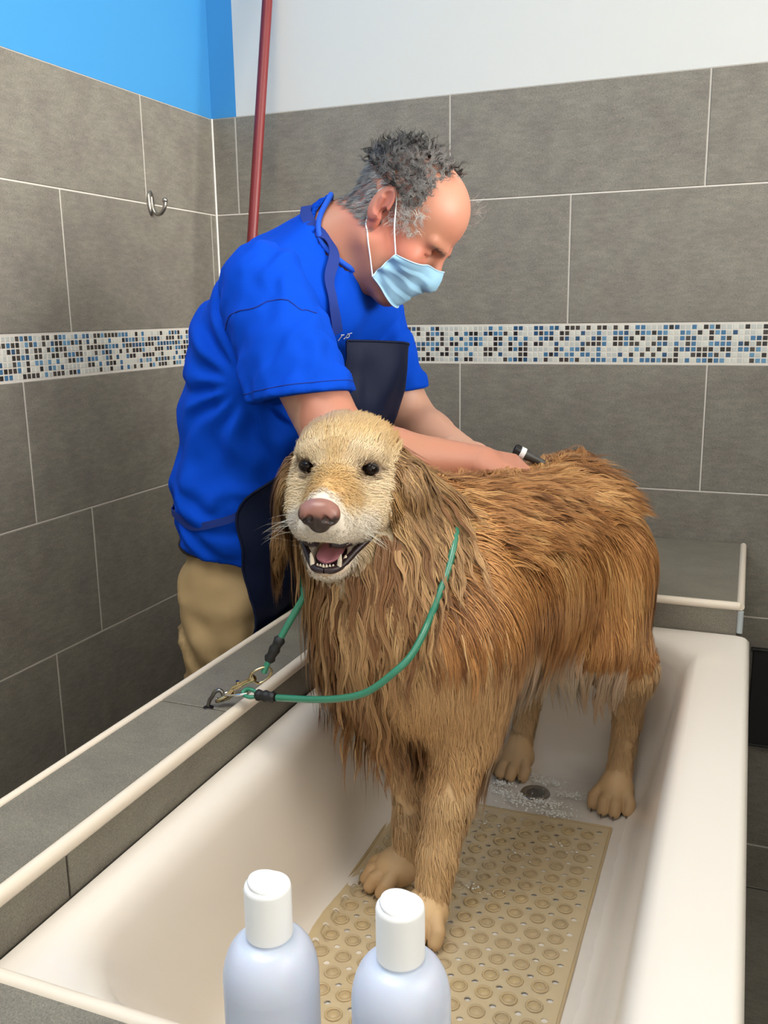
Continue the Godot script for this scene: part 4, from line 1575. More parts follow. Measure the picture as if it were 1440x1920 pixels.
# ---------------------------------------------------------------- the man
var MO := Vector3(0.843, 1.662, 0.725)     # middle of his skull
var MHB: Basis                             # head: left, up, forward
const SEAM := [Vector3(0.583, 1.461, 0.92), Vector3(0.614, 1.477, 0.94), Vector3(0.66, 1.496, 0.955), Vector3(0.703, 1.506, 0.96), Vector3(0.744, 1.507, 0.955), Vector3(0.765, 1.494, 0.93)]
const LAT := Vector3(0, 0, 1)
var man_head: Field
var man_shirt: Field
var neckline := []
var man_sleeve: Field
var man_noise: FastNoiseLite

func mh(x: float, y: float, z: float) -> Vector3:
	return MO + MHB * (Vector3(x, y, z) * 0.0104)

const TORSO := [[Vector3(0.490, 0.95, 0.745), 0.118], [Vector3(0.510, 1.14, 0.745), 0.128], [Vector3(0.527, 1.285, 0.745), 0.130], [Vector3(0.550, 1.40, 0.742), 0.134], [Vector3(0.622, 1.512, 0.74), 0.120]]
const R_SHOULDER := Vector3(0.640, 1.505, 0.892)
const R_ELBOW := Vector3(0.812, 1.258, 0.975)
const R_WRIST := Vector3(0.990, 1.232, 0.835)
const L_SHOULDER := Vector3(0.690, 1.49, 0.592)
const L_ELBOW := Vector3(0.775, 1.255, 0.550)
const L_WRIST := Vector3(0.925, 1.215, 0.655)

func torso(fd: Field, off: float) -> void:
	for i in TORSO.size() - 1:
		fd.cone(TORSO[i][0], TORSO[i + 1][0], TORSO[i][1] + off, TORSO[i + 1][1] + off, 0.05, LAT, 1.24)
	fd.cone(R_SHOULDER + Vector3(-0.01, 0.0, -0.02), L_SHOULDER, 0.085 + off, 0.082 + off, 0.06)
	fd.cone(TORSO[4][0] + Vector3(0.02, 0.03, 0), mh(0, -9.5, -6.5), 0.105 + off, 0.068 + off * 0.4, 0.05)

func skin_colour(p: Vector3, n: Vector3) -> Color:
	var c := lin(184, 130, 104)
	var q := (p - MO) * MHB / 0.0104
	var k := man_noise.get_noise_3dv(p * 160.0)
	c = c.lerp(lin(192, 120, 100), 0.35 + 0.5 * k)
	if q.length() < 20.0:
		c = c.lerp(lin(198, 138, 114), smoothstep(1.0, 5.0, q.y) * 0.7)
		c = c.lerp(lin(198, 112, 92), 0.5 * smoothstep(4.0, 1.5, Vector2(absf(q.x) - 5.2, q.y + 5.0).length()))
		c = c.lerp(lin(176, 96, 82), 0.6 * smoothstep(2.6, 0.8, Vector2(absf(q.x) - 8.0, q.z + 1.6).length()) * smoothstep(-7, -5, q.y))
	elif p.z > 0.74 and p.x > 0.75:
		c = c.lerp(lin(188, 130, 106), 0.5)
	else:
		c = lin(200, 152, 130)
	# moles
	for m in [Vector3(0.79, 1.31, 1.03), Vector3(0.85, 1.285, 0.97), Vector3(0.90, 1.272, 0.93), Vector3(0.76, 1.33, 1.03)]:
		if p.distance_to(m) < 0.004:
			c = lin(120, 76, 60)
	return c

func build_man_body(b: MB) -> void:
	var fd := Field.new(Vector3(0.25, -0.01, 0.42), Vector3(1.04, 1.66, 1.10), 0.011)
	torso(fd, -0.028)
	for s in [[R_SHOULDER, R_ELBOW, R_WRIST], [L_SHOULDER, L_ELBOW, L_WRIST]]:
		fd.cone(s[0], s[1], 0.060, 0.052, 0.03)
		fd.cone(s[1], s[1].lerp(s[2], 0.35), 0.050, 0.047, 0.03)
		fd.cone(s[1].lerp(s[2], 0.35), s[2], 0.047, 0.031, 0.02)
	for s in [1.0, -1.0]:
		fd.cone(Vector3(0.495, 0.93, 0.745 + s * 0.080), Vector3(0.505, 0.50, 0.745 + s * 0.10), 0.080, 0.060, 0.04)
		fd.cone(Vector3(0.505, 0.50, 0.745 + s * 0.10), Vector3(0.42, 0.10, 0.745 + s * 0.10), 0.060, 0.040, 0.03)
		fd.cone(Vector3(0.41, 0.05, 0.745 + s * 0.10), Vector3(0.53, 0.03, 0.745 + s * 0.11), 0.036, 0.026, 0.03)
	fd.net(b, skin_colour)

func build_man_head(b: MB) -> void:
	var fd := Field.new(MO + Vector3(-0.16, -0.19, -0.125), MO + Vector3(0.15, 0.14, 0.125), 0.0026)
	man_head = fd
	var c := 0.0104
	var ell := func(x, y, z, rx, ry, rz, k, carve := false) -> void:
		fd.ball(mh(x, y, z), Vector3(rx, ry, rz) * c, MHB, k * c, carve)
	var con := func(a: Vector3, e: Vector3, ra, rb, k, carve := false) -> void:
		fd.cone(mh(a.x, a.y, a.z), mh(e.x, e.y, e.z), ra * c, rb * c, k * c, Vector3.ZERO, 1.0, carve)
	ell.call(0, 1.2, -0.8, 7.4, 8.2, 9.4, 2.0)
	ell.call(0, 2.0, 3.0, 6.7, 6.4, 6.2, 2.5)
	ell.call(0, -5.0, 3.6, 6.0, 8.0, 5.0, 2.5)
	for s in [-1.0, 1.0]:
		con.call(Vector3(s * 5.0, -8.0, -0.8), Vector3(s * 1.6, -13.0, 5.8), 2.6, 2.1, 2.5)
		ell.call(s * 4.2, -5.6, 6.0, 2.2, 2.2, 2.0, 2.0)           # cheekbones
		con.call(Vector3(s * 1.4, -1.3, 8.9), Vector3(s * 4.6, -1.0, 7.3), 1.0, 0.8, 1.2)   # brow ridge
		ell.call(s * 3.2, -3.0, 8.5, 1.5, 1.1, 1.0, 0.8, true)     # eye hollows
		ell.call(s * 3.2, -2.95, 7.2, 1.35, 1.05, 1.05, 0.3)       # closed lids
		con.call(Vector3(s * 2.1, -3.55, 8.35), Vector3(s * 4.3, -3.5, 7.5), 0.10, 0.10, 0.2, true)
	con.call(Vector3(0, -2.2, 8.8), Vector3(0, -6.0, 10.6), 0.9, 1.2, 1.2)
	ell.call(0, -6.4, 10.0, 1.7, 1.2, 1.5, 0.8)
	ell.call(0, -13.2, 6.4, 2.2, 1.8, 1.9, 1.5)
	ell.call(0, -9.4, 7.8, 2.6, 1.6, 1.4, 1.5)
	# neck, thick at the back
	con.call(Vector3(0, -6.0, -3.0), Vector3(0, -16.0, -9.0), 6.0, 6.6, 2.5)
	con.call(Vector3(0, -10.0, 0.0), Vector3(0, -17.0, -3.5), 5.0, 5.8, 3.0)
	# ears: rim, hollow, lobe
	for s in [-1.0, 1.0]:
		var B := MHB * Basis(Vector3(0, 1, 0), s * 0.45)
		fd.ball(mh(s * 7.9, -1.9, -2.6), Vector3(0.85, 3.2, 2.1) * c, B, 0.5 * c)
		fd.ball(mh(s * 7.2, -4.8, -1.9), Vector3(0.7, 1.5, 1.1) * c, B, 0.8 * c)
		fd.ball(mh(s * 8.75, -1.5, -2.2), Vector3(0.7, 2.2, 1.2) * c, B, 0.25 * c, true)
		fd.ball(mh(s * 8.3, -2.9, -1.2), Vector3(0.9, 1.0, 0.8) * c, B, 0.2 * c, true)
		fd.cone(mh(s * 8.2, -1.0, -2.9), mh(s * 8.0, -3.6, -2.3), 0.35 * c, 0.35 * c, 0.3 * c)
	# creases at the back of the neck
	con.call(Vector3(-5.5, -9.5, -6.0), Vector3(-5.0, -12.0, 1.0), 0.12, 0.12, 0.3, true)
	fd.net(b, skin_colour)

# a hand: palm, four bent fingers and a thumb; fwd from wrist to knuckles, back is the back of the hand
func build_hand(b: MB, wrist: Vector3, fwd: Vector3, back: Vector3, thumb_side: float, curl: float) -> void:
	fwd = fwd.normalized()
	back = (back - fwd * back.dot(fwd)).normalized()
	var side := fwd.cross(back).normalized() * thumb_side       # towards the thumb
	var mid := wrist + fwd * 0.10 - back * 0.02
	var fd := Field.new(mid - Vector3.ONE * 0.135, mid + Vector3.ONE * 0.135, 0.0032)
	fd.cone(wrist - fwd * 0.03, wrist + fwd * 0.02, 0.031, 0.029, 0.01)
	for i in 4:
		var a := (1.5 - i) * 0.0195
		var kn := wrist + fwd * (0.092 - absf(i - 1) * 0.005) + side * a
		fd.cone(wrist + side * a * 0.6 + fwd * 0.01, kn, 0.019, 0.0125, 0.012)
		var ln: Array = [[0.042, 0.026, 0.020], [0.047, 0.029, 0.021], [0.043, 0.027, 0.020], [0.034, 0.021, 0.018]][i]
		var ang := 0.25 + curl * 0.5
		var p := kn
		for j in 3:
			var dir := (fwd * cos(ang) - back * sin(ang)).normalized()
			var e: Vector3 = p + dir * ln[j]
			fd.cone(p, e, 0.0098 - 0.0008 * j, 0.0092 - 0.0009 * j, 0.003)
			p = e
			ang += curl
	var t0 := wrist + fwd * 0.025 + side * 0.022 - back * 0.008
	var t1 := t0 + (fwd * 0.6 + side * 0.75 - back * 0.3).normalized() * 0.042
	var t2 := t1 + (fwd * 0.85 + side * 0.2 - back * 0.55).normalized() * 0.033
	var t3 := t2 + (fwd * 0.8 - side * 0.2 - back * 0.6).normalized() * 0.026
	fd.cone(t0, t1, 0.018, 0.0125, 0.012)
	fd.cone(t1, t2, 0.0118, 0.0105, 0.004)
	fd.cone(t2, t3, 0.0105, 0.0085, 0.003)
	fd.net(b, skin_colour)

func build_shirt(b: MB) -> void:
	var blue := func(_p: Vector3, _n: Vector3) -> Color: return lin(4, 70, 192)
	var fd := Field.new(Vector3(0.28, 0.93, 0.46), Vector3(0.86, 1.70, 1.03), 0.0065)
	man_shirt = fd
	torso(fd, 0.0)
	# the shirt hangs a little wider round the hips and blouses over the apron tie
	fd.cone(Vector3(0.505, 1.13, 0.745), Vector3(0.495, 0.99, 0.745), 0.130, 0.130, 0.04, LAT, 1.24)
	fd.cone(Vector3(0.42, 1.185, 0.79), Vector3(0.46, 1.165, 0.86), 0.035, 0.03, 0.05)
	var wn := noise(81, 1.0, 2)
	fd.wrinkle(func(p: Vector3) -> float:
		var r := 0.0
		r += wn.get_noise_3d(p.x * 9.0, p.y * 5.0, p.z * 9.0) * 0.010
		# folds fanning from the armpit and across the waist
		var a := p - Vector3(0.60, 1.36, 0.90)
		r += sin(atan2(a.y, a.x) * 13.0 + wn.get_noise_3dv(p * 6.0) * 3.0) * 0.006 * smoothstep(0.30, 0.06, a.length()) * smoothstep(0.03, 0.08, a.length())
		r += sin(p.y * 85.0 + p.x * 40.0 + wn.get_noise_3dv(p * 7.0) * 4.0) * 0.006 * smoothstep(0.10, 0.02, absf(p.y - 1.10))
		r -= 0.008 * exp(-pow((p.y - 1.095 + (p.x - 0.5) * 0.12) / 0.014, 2.0))
		return r, 0.03)
	# neck opening; the neckline is where the opening meets the cloth
	var na := mh(0, -6.0, -4.3)
	var nd := (mh(0.0, -17.0, -6.2) - na).normalized()
	var ns := nd.cross(LAT).normalized()
	neckline = []
	for i in 49:
		var a := TAU * i / 48
		var off := (ns * cos(a) + ns.cross(nd) * sin(a)) * 0.080
		var p := na + off
		for k in 60:
			if fd.at(p) < 0.0:
				break
			p += nd * 0.004
		neckline.append(p)
	for it in 3:
		var c: Array = neckline.duplicate()
		for i in 48:
			neckline[i] = (c[(i + 47) % 48] + c[i] * 2 + c[(i + 1) % 48]) / 4
		neckline[48] = neckline[0]
	fd.cone(na, na + nd * 0.13, 0.080, 0.080, 0.004, Vector3.ZERO, 1.0, true)
	var hem := Vector3(-0.18, -1.0, 0.05).normalized()
	fd.cut(Vector3(0.45, 1.034, 0.80), hem, Vector3(0.2, 0.9, 0.4), Vector3(0.9, 1.1, 1.1), 0.004)
	fd.net(b, blue)
	# sleeves on grids of their own
	for s in [[R_SHOULDER, Vector3(0.722, 1.345, 0.945), 0.084, 0.094, 1.0], [L_SHOULDER, Vector3(0.748, 1.325, 0.566), 0.076, 0.070, -1.0]]:
		var a: Vector3 = s[0]
		var e: Vector3 = s[1]
		var dir := (e - a).normalized()
		var sf := Field.new(a.min(e) - Vector3.ONE * 0.13, a.max(e) + Vector3.ONE * 0.13, 0.0065)
		sf.cone(a - dir * 0.02, e + dir * 0.05, s[2], s[3], 0.02, Vector3(0, 0, 1), 0.86)
		sf.wrinkle(func(p: Vector3) -> float:
			var q := p - a
			return wn.get_noise_3d(p.x * 14.0, p.y * 10.0, p.z * 14.0) * 0.008 + sin(q.dot(dir) * 60.0 + q.x * 90.0 + wn.get_noise_3dv(p * 9.0) * 4.0) * 0.0026, 0.03)
		sf.cut(e, (dir * 0.35 + Vector3(0.05, -1.0, 0.05)).normalized(), Vector3.ONE * -9, Vector3.ONE * 9, 0.003)
		sf.cone(e - dir * 0.035, e + dir * 0.2, s[2] - 0.024, s[3] - 0.020, 0.003, Vector3(0, 0, 1), 0.86, true)
		sf.net(b, blue)
		if s[4] > 0:
			man_sleeve = sf

func build_trousers(b: MB) -> void:
	var khaki := func(_p: Vector3, _n: Vector3) -> Color: return lin(166, 140, 99)
	var fd := Field.new(Vector3(0.28, 0.02, 0.48), Vector3(0.70, 1.10, 1.02), 0.010)
	fd.cone(Vector3(0.490, 1.06, 0.745), Vector3(0.485, 0.93, 0.745), 0.114, 0.118, 0.04, LAT, 1.24)
	for s in [1.0, -1.0]:
		fd.cone(Vector3(0.495, 0.93, 0.745 + s * 0.080), Vector3(0.505, 0.52, 0.745 + s * 0.10), 0.102, 0.086, 0.03)
		fd.cone(Vector3(0.495, 0.52, 0.745 + s * 0.10), Vector3(0.43, 0.07, 0.745 + s * 0.10), 0.088, 0.074, 0.03)
	var wn := noise(83, 1.0, 2)
	fd.wrinkle(func(p: Vector3) -> float:
		return wn.get_noise_3d(p.x * 8.0, p.y * 12.0, p.z * 8.0) * 0.012 + sin((p.y * 0.9 + p.x * 1.1 - p.z * 0.5) * 75.0 + wn.get_noise_3dv(p * 6.0) * 4.0) * 0.0060 * smoothstep(1.0, 0.86, p.y), 0.03)
	fd.net(b, khaki)

# a flat band lying on the fields
func band(path: Array, width: float, thick: float, fields: Array, off: float, per := 8) -> ArrayMesh:
	var pts := smooth_path(path, per)
	var P := []
	var N := []
	for q in pts:
		var p: Vector3 = q
		var n := Vector3.UP
		for it in 3:
			var best := 1.0
			var bf: Field = null
			for f: Field in fields:
				var e := f.at(p)
				if e < best:
					best = e
					bf = f
			n = bf.grad(p)
			if best < 0.05:
				p += n * (off - best)
		P.append(p)
		N.append(n)
	for it in 6:
		var c: Array = P.duplicate()
		var cn: Array = N.duplicate()
		for i in range(1, P.size() - 1):
			P[i] = (c[i - 1] + c[i] * 2 + c[i + 1]) / 4
			N[i] = (cn[i - 1] + cn[i] * 2 + cn[i + 1]).normalized()
	var rings := []
	for i in P.size():
		var t: Vector3 = (P[mini(i + 1, P.size() - 1)] - P[maxi(i - 1, 0)]).normalized()
		var s: Vector3 = t.cross(N[i]).normalized()
		var n: Vector3 = s.cross(t).normalized()
		rings.append([P[i] - s * width / 2, P[i] - s * width / 2 + n * thick, P[i] + s * width / 2 + n * thick, P[i] + s * width / 2])
	var b := MB.new()
	for j in 4:
		var strip := []
		for r in rings:
			strip.append([r[j], r[(j + 1) % 4]])
		b.skin(strip, false)
	return b.mesh()

func build_apron(person: Node3D) -> void:
	var vinyl := mat(10, 20, 46, 0.6)
	vinyl.metallic_specular = 0.3
	var rows := [
		[Vector3(0.752, 1.436, 0.822), Vector3(0.815, 1.430, 0.735), Vector3(0.800, 1.420, 0.645)],
		[Vector3(0.752, 1.37, 0.83), Vector3(0.815, 1.365, 0.735), Vector3(0.785, 1.36, 0.63)],
		[Vector3(0.735, 1.29, 0.85), Vector3(0.795, 1.29, 0.74), Vector3(0.755, 1.29, 0.61)],
		[Vector3(0.655, 1.205, 0.895), Vector3(0.755, 1.20, 0.75), Vector3(0.67, 1.20, 0.60)],
		[Vector3(0.578, 1.132, 0.925), Vector3(0.715, 1.12, 0.75), Vector3(0.60, 1.12, 0.58)],
		[Vector3(0.590, 1.03, 0.930), Vector3(0.665, 1.02, 0.75), Vector3(0.595, 1.02, 0.575)],
		[Vector3(0.604, 0.92, 0.930), Vector3(0.622, 0.92, 0.75), Vector3(0.60, 0.92, 0.57)],
		[Vector3(0.600, 0.80, 0.925), Vector3(0.618, 0.80, 0.75), Vector3(0.60, 0.80, 0.57)],
		[Vector3(0.596, 0.60, 0.92), Vector3(0.616, 0.60, 0.75), Vector3(0.596, 0.60, 0.57)]]
	var near := []
	var mid := []
	var far := []
	for r in rows:
		near.append(r[0])
		mid.append(r[1])
		far.append(r[2])
	near = smooth_path(near, 6)
	mid = smooth_path(mid, 6)
	far = smooth_path(far, 6)
	var wn := noise(85, 1.0, 2)
	var b := MB.new()
	var outer := []
	var inner := []
	for i in near.size():
		var ro := []
		var ri := []
		for j in 25:
			var t := j / 24.0
			var a: Vector3 = near[i] * (1 - t) * (1 - 2 * t) + mid[i] * 4 * t * (1 - t) + far[i] * t * (2 * t - 1)
			a.x += wn.get_noise_3d(a.x * 7, a.y * 9, a.z * 12) * 0.010 + sin(a.z * 70.0 + a.y * 18.0) * 0.002
			a.x = minf(a.x, 0.622) if a.y < 0.95 else a.x
			ro.append(a)
			ri.append(a - Vector3(0.0022, 0, 0))
		outer.append(ro)
		inner.append(ri)
	b.skin(outer, false)
	for r in inner:
		r.reverse()
	b.skin(inner, false)
	# hemmed border
	var edge := []
	for i in near.size():
		edge.append(outer[i][0])
	b.tube(edge, 0.0026, 6)
	b.tube(outer[0], 0.0024, 6)
	var ap := piece("apron", b.mesh(), vinyl, person)
	ap.set_meta("label", "dark navy vinyl apron")
	var strap := mat(14, 46, 128, 0.85)
	piece("neck_strap", band([mh(-2.0, -13.0, -11.6), mh(-5.6, -13.2, -9.4), Vector3(0.742, 1.60, 0.83), Vector3(0.757, 1.545, 0.855), Vector3(0.765, 1.485, 0.855), Vector3(0.754, 1.437, 0.826)], 0.021, 0.0016, [man_shirt, man_head], 0.005), strap, ap)
	piece("waist_tie", band([Vector3(0.582, 1.128, 0.915), Vector3(0.51, 1.105, 0.908), Vector3(0.43, 1.108, 0.880), Vector3(0.388, 1.115, 0.81), Vector3(0.377, 1.118, 0.745), Vector3(0.388, 1.118, 0.68)], 0.014, 0.0015, [man_shirt], 0.007), strap, ap)

func build_mask(person: Node3D) -> void:
	var b := MB.new()
	var rows := []
	for i in 25:
		var v := i / 24.0
		var row := []
		for j in 41:
			var a := (j / 40.0) * 2 - 1
			var aa := absf(a)
			var yt := lerpf(-3.9, -6.6, pow(aa, 1.6))
			var yb := lerpf(-14.2, -12.2, pow(aa, 2.0))
			# bunched towards the ears
			var y := lerpf(yt, yb, v)
			var th := a * 1.42
			var p := mh(sin(th) * 7.4, y, 3.2 + cos(th) * 8.0 - 0.35 * v)
			for it in 5:
				var e := man_head.at(p)
				var g := man_head.grad(p)
				var pleat := 0.0035 * (1.0 - pow(aa, 4.0)) * (0.5 - fposmod(v * 4.0, 1.0))
				var stand := 0.005 + 0.007 * sin(PI * v) * (1.0 - aa)
				if aa > 0.8:
					stand += 0.004 * sin(v * 14.0) * (aa - 0.8) * 5.0
				p += g * clampf(stand + pleat - e, -0.02, 0.02)
			row.append(p)
		rows.append(row)
	b.skin(rows, false)
	# smooth the pressed-on sheet a little
	var w := 41
	for it in 3:
		var c := b.v.duplicate()
		for i in 25:
			for j in w:
				if j > 0 and j < w - 1:
					b.v[i * w + j] = c[i * w + j] * 0.5 + (c[i * w + j - 1] + c[i * w + j + 1]) * 0.25
	var front := b.v.duplicate()
	var m := mat(150, 196, 224, 0.75)
	b.n = PackedVector3Array()
	var k := piece("face_mask", b.mesh(), m, person)
	k.set_meta("label", "pale blue pleated face mask")
	var white := mat(240, 240, 238, 0.7)
	# bound edges
	for row in [0, 24]:
		var path := []
		for j in range(0, w, 1):
			path.append(front[row * w + j])
		var t := MB.new()
		t.tube(path, 0.0013, 5)
		piece("binding", t.mesh(), mat(176, 208, 228, 0.7), k)
	for s in [0, w - 1]:
		var sg := -1.0 if front[s].distance_to(mh(-7, -6, 2)) < front[s].distance_to(mh(7, -6, 2)) else 1.0
		var side := []
		for i in 25:
			side.append(front[i * w + s])
		var t := MB.new()
		t.tube(side, 0.0016, 5)
		piece("binding", t.mesh(), mat(176, 208, 228, 0.7), k)
		var lp := MB.new()
		var loop := smooth_path([front[s], mh(sg * 7.6, -3.2, 1.4), mh(sg * 7.8, 0.2, -1.2), mh(sg * 7.2, 0.9, -3.2), mh(sg * 6.9, -2.0, -4.6), mh(sg * 7.0, -5.4, -3.0), mh(sg * 7.3, -7.4, -1.0), front[24 * w + s]], 6)
		for i in range(1, loop.size() - 1):
			var e := man_head.at(loop[i])
			if e < 0.0012:
				loop[i] += man_head.grad(loop[i]) * (0.0012 - e)
		lp.tube(loop, 0.0013, 6)
		piece("ear_loop", lp.mesh(), white, k)

func build_hair(person: Node3D) -> void:
	var hb := MB.new()
	man_head.net(hb, func(_p: Vector3, _n: Vector3) -> Color: return Color.WHITE)
	var fur := Fur.new()
	fur.rng.seed = 8
	var rng := RandomNumberGenerator.new()
	rng.seed = 18
	for q in scatter(hb, 5200, 41):
		var p: Vector3 = q[0]
		var n: Vector3 = q[1]
		var h := (p - MO) * MHB / 0.0104
		if absf(h.x) > 7.5 and h.y < 1.6 and h.z > -5.2 and h.z < 0.2:
			continue            # ears
		var ax := absf(h.x)
		# dark curls at the back and over the crown, white short hair round the ears and temples
		var curls: bool = h.z < 2.6 - h.y * 0.05 and h.y > 1.2 and (h.z < -2.0 or ax > 2.5)
		if curls:
			var grey := clampf(rng.randfn(0.22, 0.2) + smoothstep(-3.0, 1.5, h.z) * 0.3, 0, 1)
			var c := lin(44, 40, 40).lerp(lin(150, 146, 142), grey)
			var dir := (Vector3(rng.randf_range(-1, 1), rng.randf_range(-1, 1), rng.randf_range(-1, 1)) + Vector3.UP * 0.3 + n * 0.9).normalized()
			fur.clump([man_head], p, n, dir, dir + n * rng.randf_range(-0.8, 0.6) + Vector3(rng.randf_range(-1, 1), rng.randf_range(-1, 1), rng.randf_range(-1, 1)), rng.randf_range(0.03, 0.055), rng.randf_range(0.006, 0.024), 0.0010, 7, 0.0045, 1.3, c, 0.2, 9, 0.6)
		elif h.y > -7.5 + 0.2 * ax and h.z < -1.0 and h.y < 3.0 and h.z > -14.0 and h.y > -8.0:
			var c := lin(96, 92, 90).lerp(lin(196, 192, 186), clampf(rng.randfn(0.45, 0.25) - smoothstep(-4, -9, h.z) * 0.3, 0, 1))
			fur.clump([man_head], p, n, (MHB * Vector3(0, -0.7, -0.7) + n * 0.3).normalized(), MHB * Vector3(0, -1, -0.4), rng.randf_range(0.012, 0.022), 0.004, 0.0008, 6, 0.004, 0.5, c, 0.12, 4, 0.7)
		elif ax > 5.0 and h.y > -3.5 and h.y < 4.5 and h.z < 4.6 - maxf(0, h.y) * 0.4:
			var c := lin(150, 146, 140).lerp(lin(222, 218, 210), clampf(rng.randfn(0.55, 0.25), 0, 1))
			if rng.randf() < 0.9:
				fur.clump([man_head], p, n, (MHB * Vector3(0, rng.randf_range(-0.6, 0.8), rng.randf_range(-0.6, 0.9)) + n * 0.35).normalized(), MHB * Vector3(0, -0.3, 0.6), rng.randf_range(0.014, 0.03), 0.005, 0.0007, 4, 0.004, 0.8, c, 0.1, 6, 0.7)
	# wisps standing off the far temple and the forehead
	for i in 130:
		var p := mh(rng.randf_range(3.0, 7.0), rng.randf_range(0.5, 6.0), rng.randf_range(4.0, 8.0))
		for it in 3:
			p -= man_head.grad(p) * man_head.at(p)
		var n := man_head.grad(p)
		fur.clump([man_head], p, n, (n + Vector3(0, 0.4, 0)).normalized(), Vector3(rng.randf_range(-0.3, 0.8), rng.randf_range(-0.6, 0.7), rng.randf_range(-0.5, 0.5)), rng.randf_range(0.025, 0.055), 0.03, 0.0008, 3, 0.004, 0.9, lin(222, 219, 214), 0.1, 8, 0.9)
	# eyebrows
	for s in [-1.0, 1.0]:
		for i in 60:
			var t := rng.randf()
			var p := mh(s * lerpf(1.5, 4.9, t), lerpf(-1.75, -1.3, t) + rng.randfn(0, 0.25), lerpf(9.9, 7.6, t))
			for it in 3:
				p -= man_head.grad(p) * man_head.at(p)
			fur.clump([man_head], p, man_head.grad(p), MHB * Vector3(s * 0.8, 0.2, 0.3), MHB * Vector3(s * 0.6, -0.4, 0.2), rng.randf_range(0.009, 0.016), 0.003, 0.0007, 3, 0.002, 0.3, lin(96, 84, 76).lerp(lin(190, 184, 176), rng.randf() * 0.7), 0.1, 4, 0.8)
	var o := piece("hair", fur.b.mesh(true), vmat(0.5), person)
	o.set_meta("kind", "stuff")
	o.set_meta("label", "curly dark grey hair, white at the temples")

func make_man() -> void:
	MHB = head_basis(deg_to_rad(97.0), deg_to_rad(-43.0), 0.0)
	man_noise = noise(91, 0.05, 2)
	var person := thing("person", "person in blue shirt, navy apron and face mask bending over the dog", "person")
	var b := MB.new()
	build_man_head(b)
	build_man_body(b)
	build_hand(b, R_WRIST, Vector3(0.055, -0.012, -0.035), Vector3(0.1, 0.95, 0.3), 1.0, 0.75)
	build_hand(b, L_WRIST, Vector3(0.06, -0.01, 0.01), Vector3(0.0, 1, -0.2), -1.0, 0.6)
	var sm := vmat(0.5)
	sm.subsurf_scatter_enabled = true
	sm.subsurf_scatter_strength = 0.08
	piece("body", b.mesh(true), sm, person)
	var sh := MB.new()
	build_shirt(sh)
	var cloth := vmat(0.85)
	cloth.metallic_specular = 0.25
	piece("shirt", sh.mesh(true), cloth, person).set_meta("label", "bright blue short-sleeved shirt")
	var cb := MB.new()
	cb.tube(neckline, 0.005, 8, false)
	piece("collar", cb.mesh(), mat(12, 82, 200, 0.85), person)
	shirt_details(person)
	var tr := MB.new()
	build_trousers(tr)
	piece("trousers", tr.mesh(true), vmat(0.9), person).set_meta("label", "khaki trousers")
	var bl := MB.new()
	var belt := []
	for i in 33:
		var a := TAU * i / 32
		belt.append(Vector3(0.490 + cos(a) * 0.118, 1.040, 0.745 + sin(a) * 0.118 * 1.24))
	bl.tube(belt, 0.012, 8, false)
	piece("belt", bl.mesh(), mat(44, 34, 28, 0.5), person)
	for s in [1.0, -1.0]:
		var sf := Field.new(Vector3(0.34, 0.0, 0.745 + s * 0.105 - 0.08), Vector3(0.64, 0.14, 0.745 + s * 0.105 + 0.08), 0.006)
		sf.cone(Vector3(0.41, 0.05, 0.745 + s * 0.10), Vector3(0.55, 0.036, 0.745 + s * 0.11), 0.046, 0.036, 0.03)
		sf.cone(Vector3(0.41, 0.09, 0.745 + s * 0.10), Vector3(0.44, 0.06, 0.745 + s * 0.10), 0.046, 0.044, 0.02)
		sf.cut(Vector3(0, 0.004, 0), Vector3.DOWN, Vector3.ONE * -9, Vector3.ONE * 9, 0.004)
		var sb := MB.new()
		sf.net(sb, func(_p: Vector3, _n: Vector3) -> Color: return lin(48, 44, 42))
		piece("shoe", sb.mesh(true), vmat(0.6), person)
	build_apron(person)
	build_mask(person)
	build_hair(person)

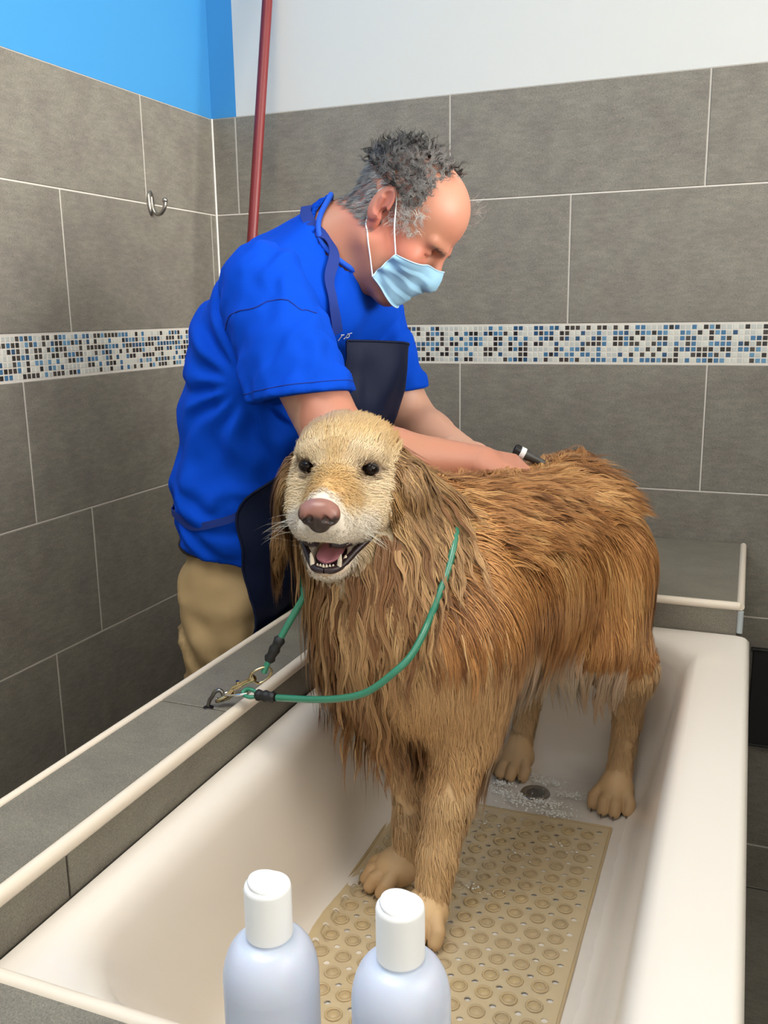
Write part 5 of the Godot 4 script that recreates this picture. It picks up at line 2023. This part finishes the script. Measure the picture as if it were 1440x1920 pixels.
# sewn seams and the little that shows of the print on the chest
func shirt_details(person: Node3D) -> void:
	var thread := mat(4, 40, 132, 0.9)
	var seam := func(pts: Array, r: float) -> void:
		var path := []
		for q in pts:
			var p: Vector3 = q
			for it in 4:
				var a := man_shirt.at(p)
				var c := man_sleeve.at(p)
				var f: Field = man_sleeve if c < a else man_shirt
				p -= f.grad(p) * (minf(a, c) - 0.0003)
			path.append(p)
		var m := MB.new()
		m.tube(path, r, 6)
		piece("seam", m.mesh(), thread, person)
	seam.call(smooth_path([SEAM[0], SEAM[1], SEAM[2], SEAM[3], SEAM[4], SEAM[5]], 8), 0.0011)
	# hem stitching of the near sleeve
	var e := Vector3(0.722, 1.345, 0.945)
	var dir := (e - R_SHOULDER).normalized()
	var cut := (dir * 0.35 + Vector3(0.05, -1.0, 0.05)).normalized()
	var u := cut.cross(Vector3(0, 0, 1)).normalized()
	var w := cut.cross(u)
	var ring := []
	for i in 49:
		var a := TAU * i / 48
		ring.append(e - cut * 0.016 + (u * cos(a) + w * sin(a)) * 0.095)
	var hem := []
	for q in ring:
		var p: Vector3 = q
		for it in 5:
			var n := man_sleeve.grad(p)
			n = (n - cut * n.dot(cut)).normalized()
			p -= n * clampf(man_sleeve.at(p) - 0.0003, -0.02, 0.02)
		hem.append(p)
	var hm := MB.new()
	hm.tube(hem, 0.0008, 5)
	piece("seam", hm.mesh(), thread, person)
	# white print, mostly hidden behind the bib
	var font := SystemFont.new()
	font.font_names = PackedStringArray(["Droid Sans"])
	for q in [["T", Vector3(0.742, 1.430, 0.800), 0.020], ["I", Vector3(0.750, 1.430, 0.787), 0.018], ["S", Vector3(0.753, 1.430, 0.778), 0.018]]:
		var tm := TextMesh.new()
		tm.text = q[0]
		tm.font = font
		tm.font_size = 32
		tm.pixel_size = q[2] / 32.0
		tm.depth = 0.0006
		var p: Vector3 = q[1]
		for it in 4:
			p -= man_shirt.grad(p) * (man_shirt.at(p) - 0.0008)
		var n := man_shirt.grad(p)
		var up := (Vector3.UP - n * n.y).normalized()
		piece("print_letter", tm, mat(226, 228, 232, 0.7), person, Transform3D(Basis(up.cross(n), up, n), p))
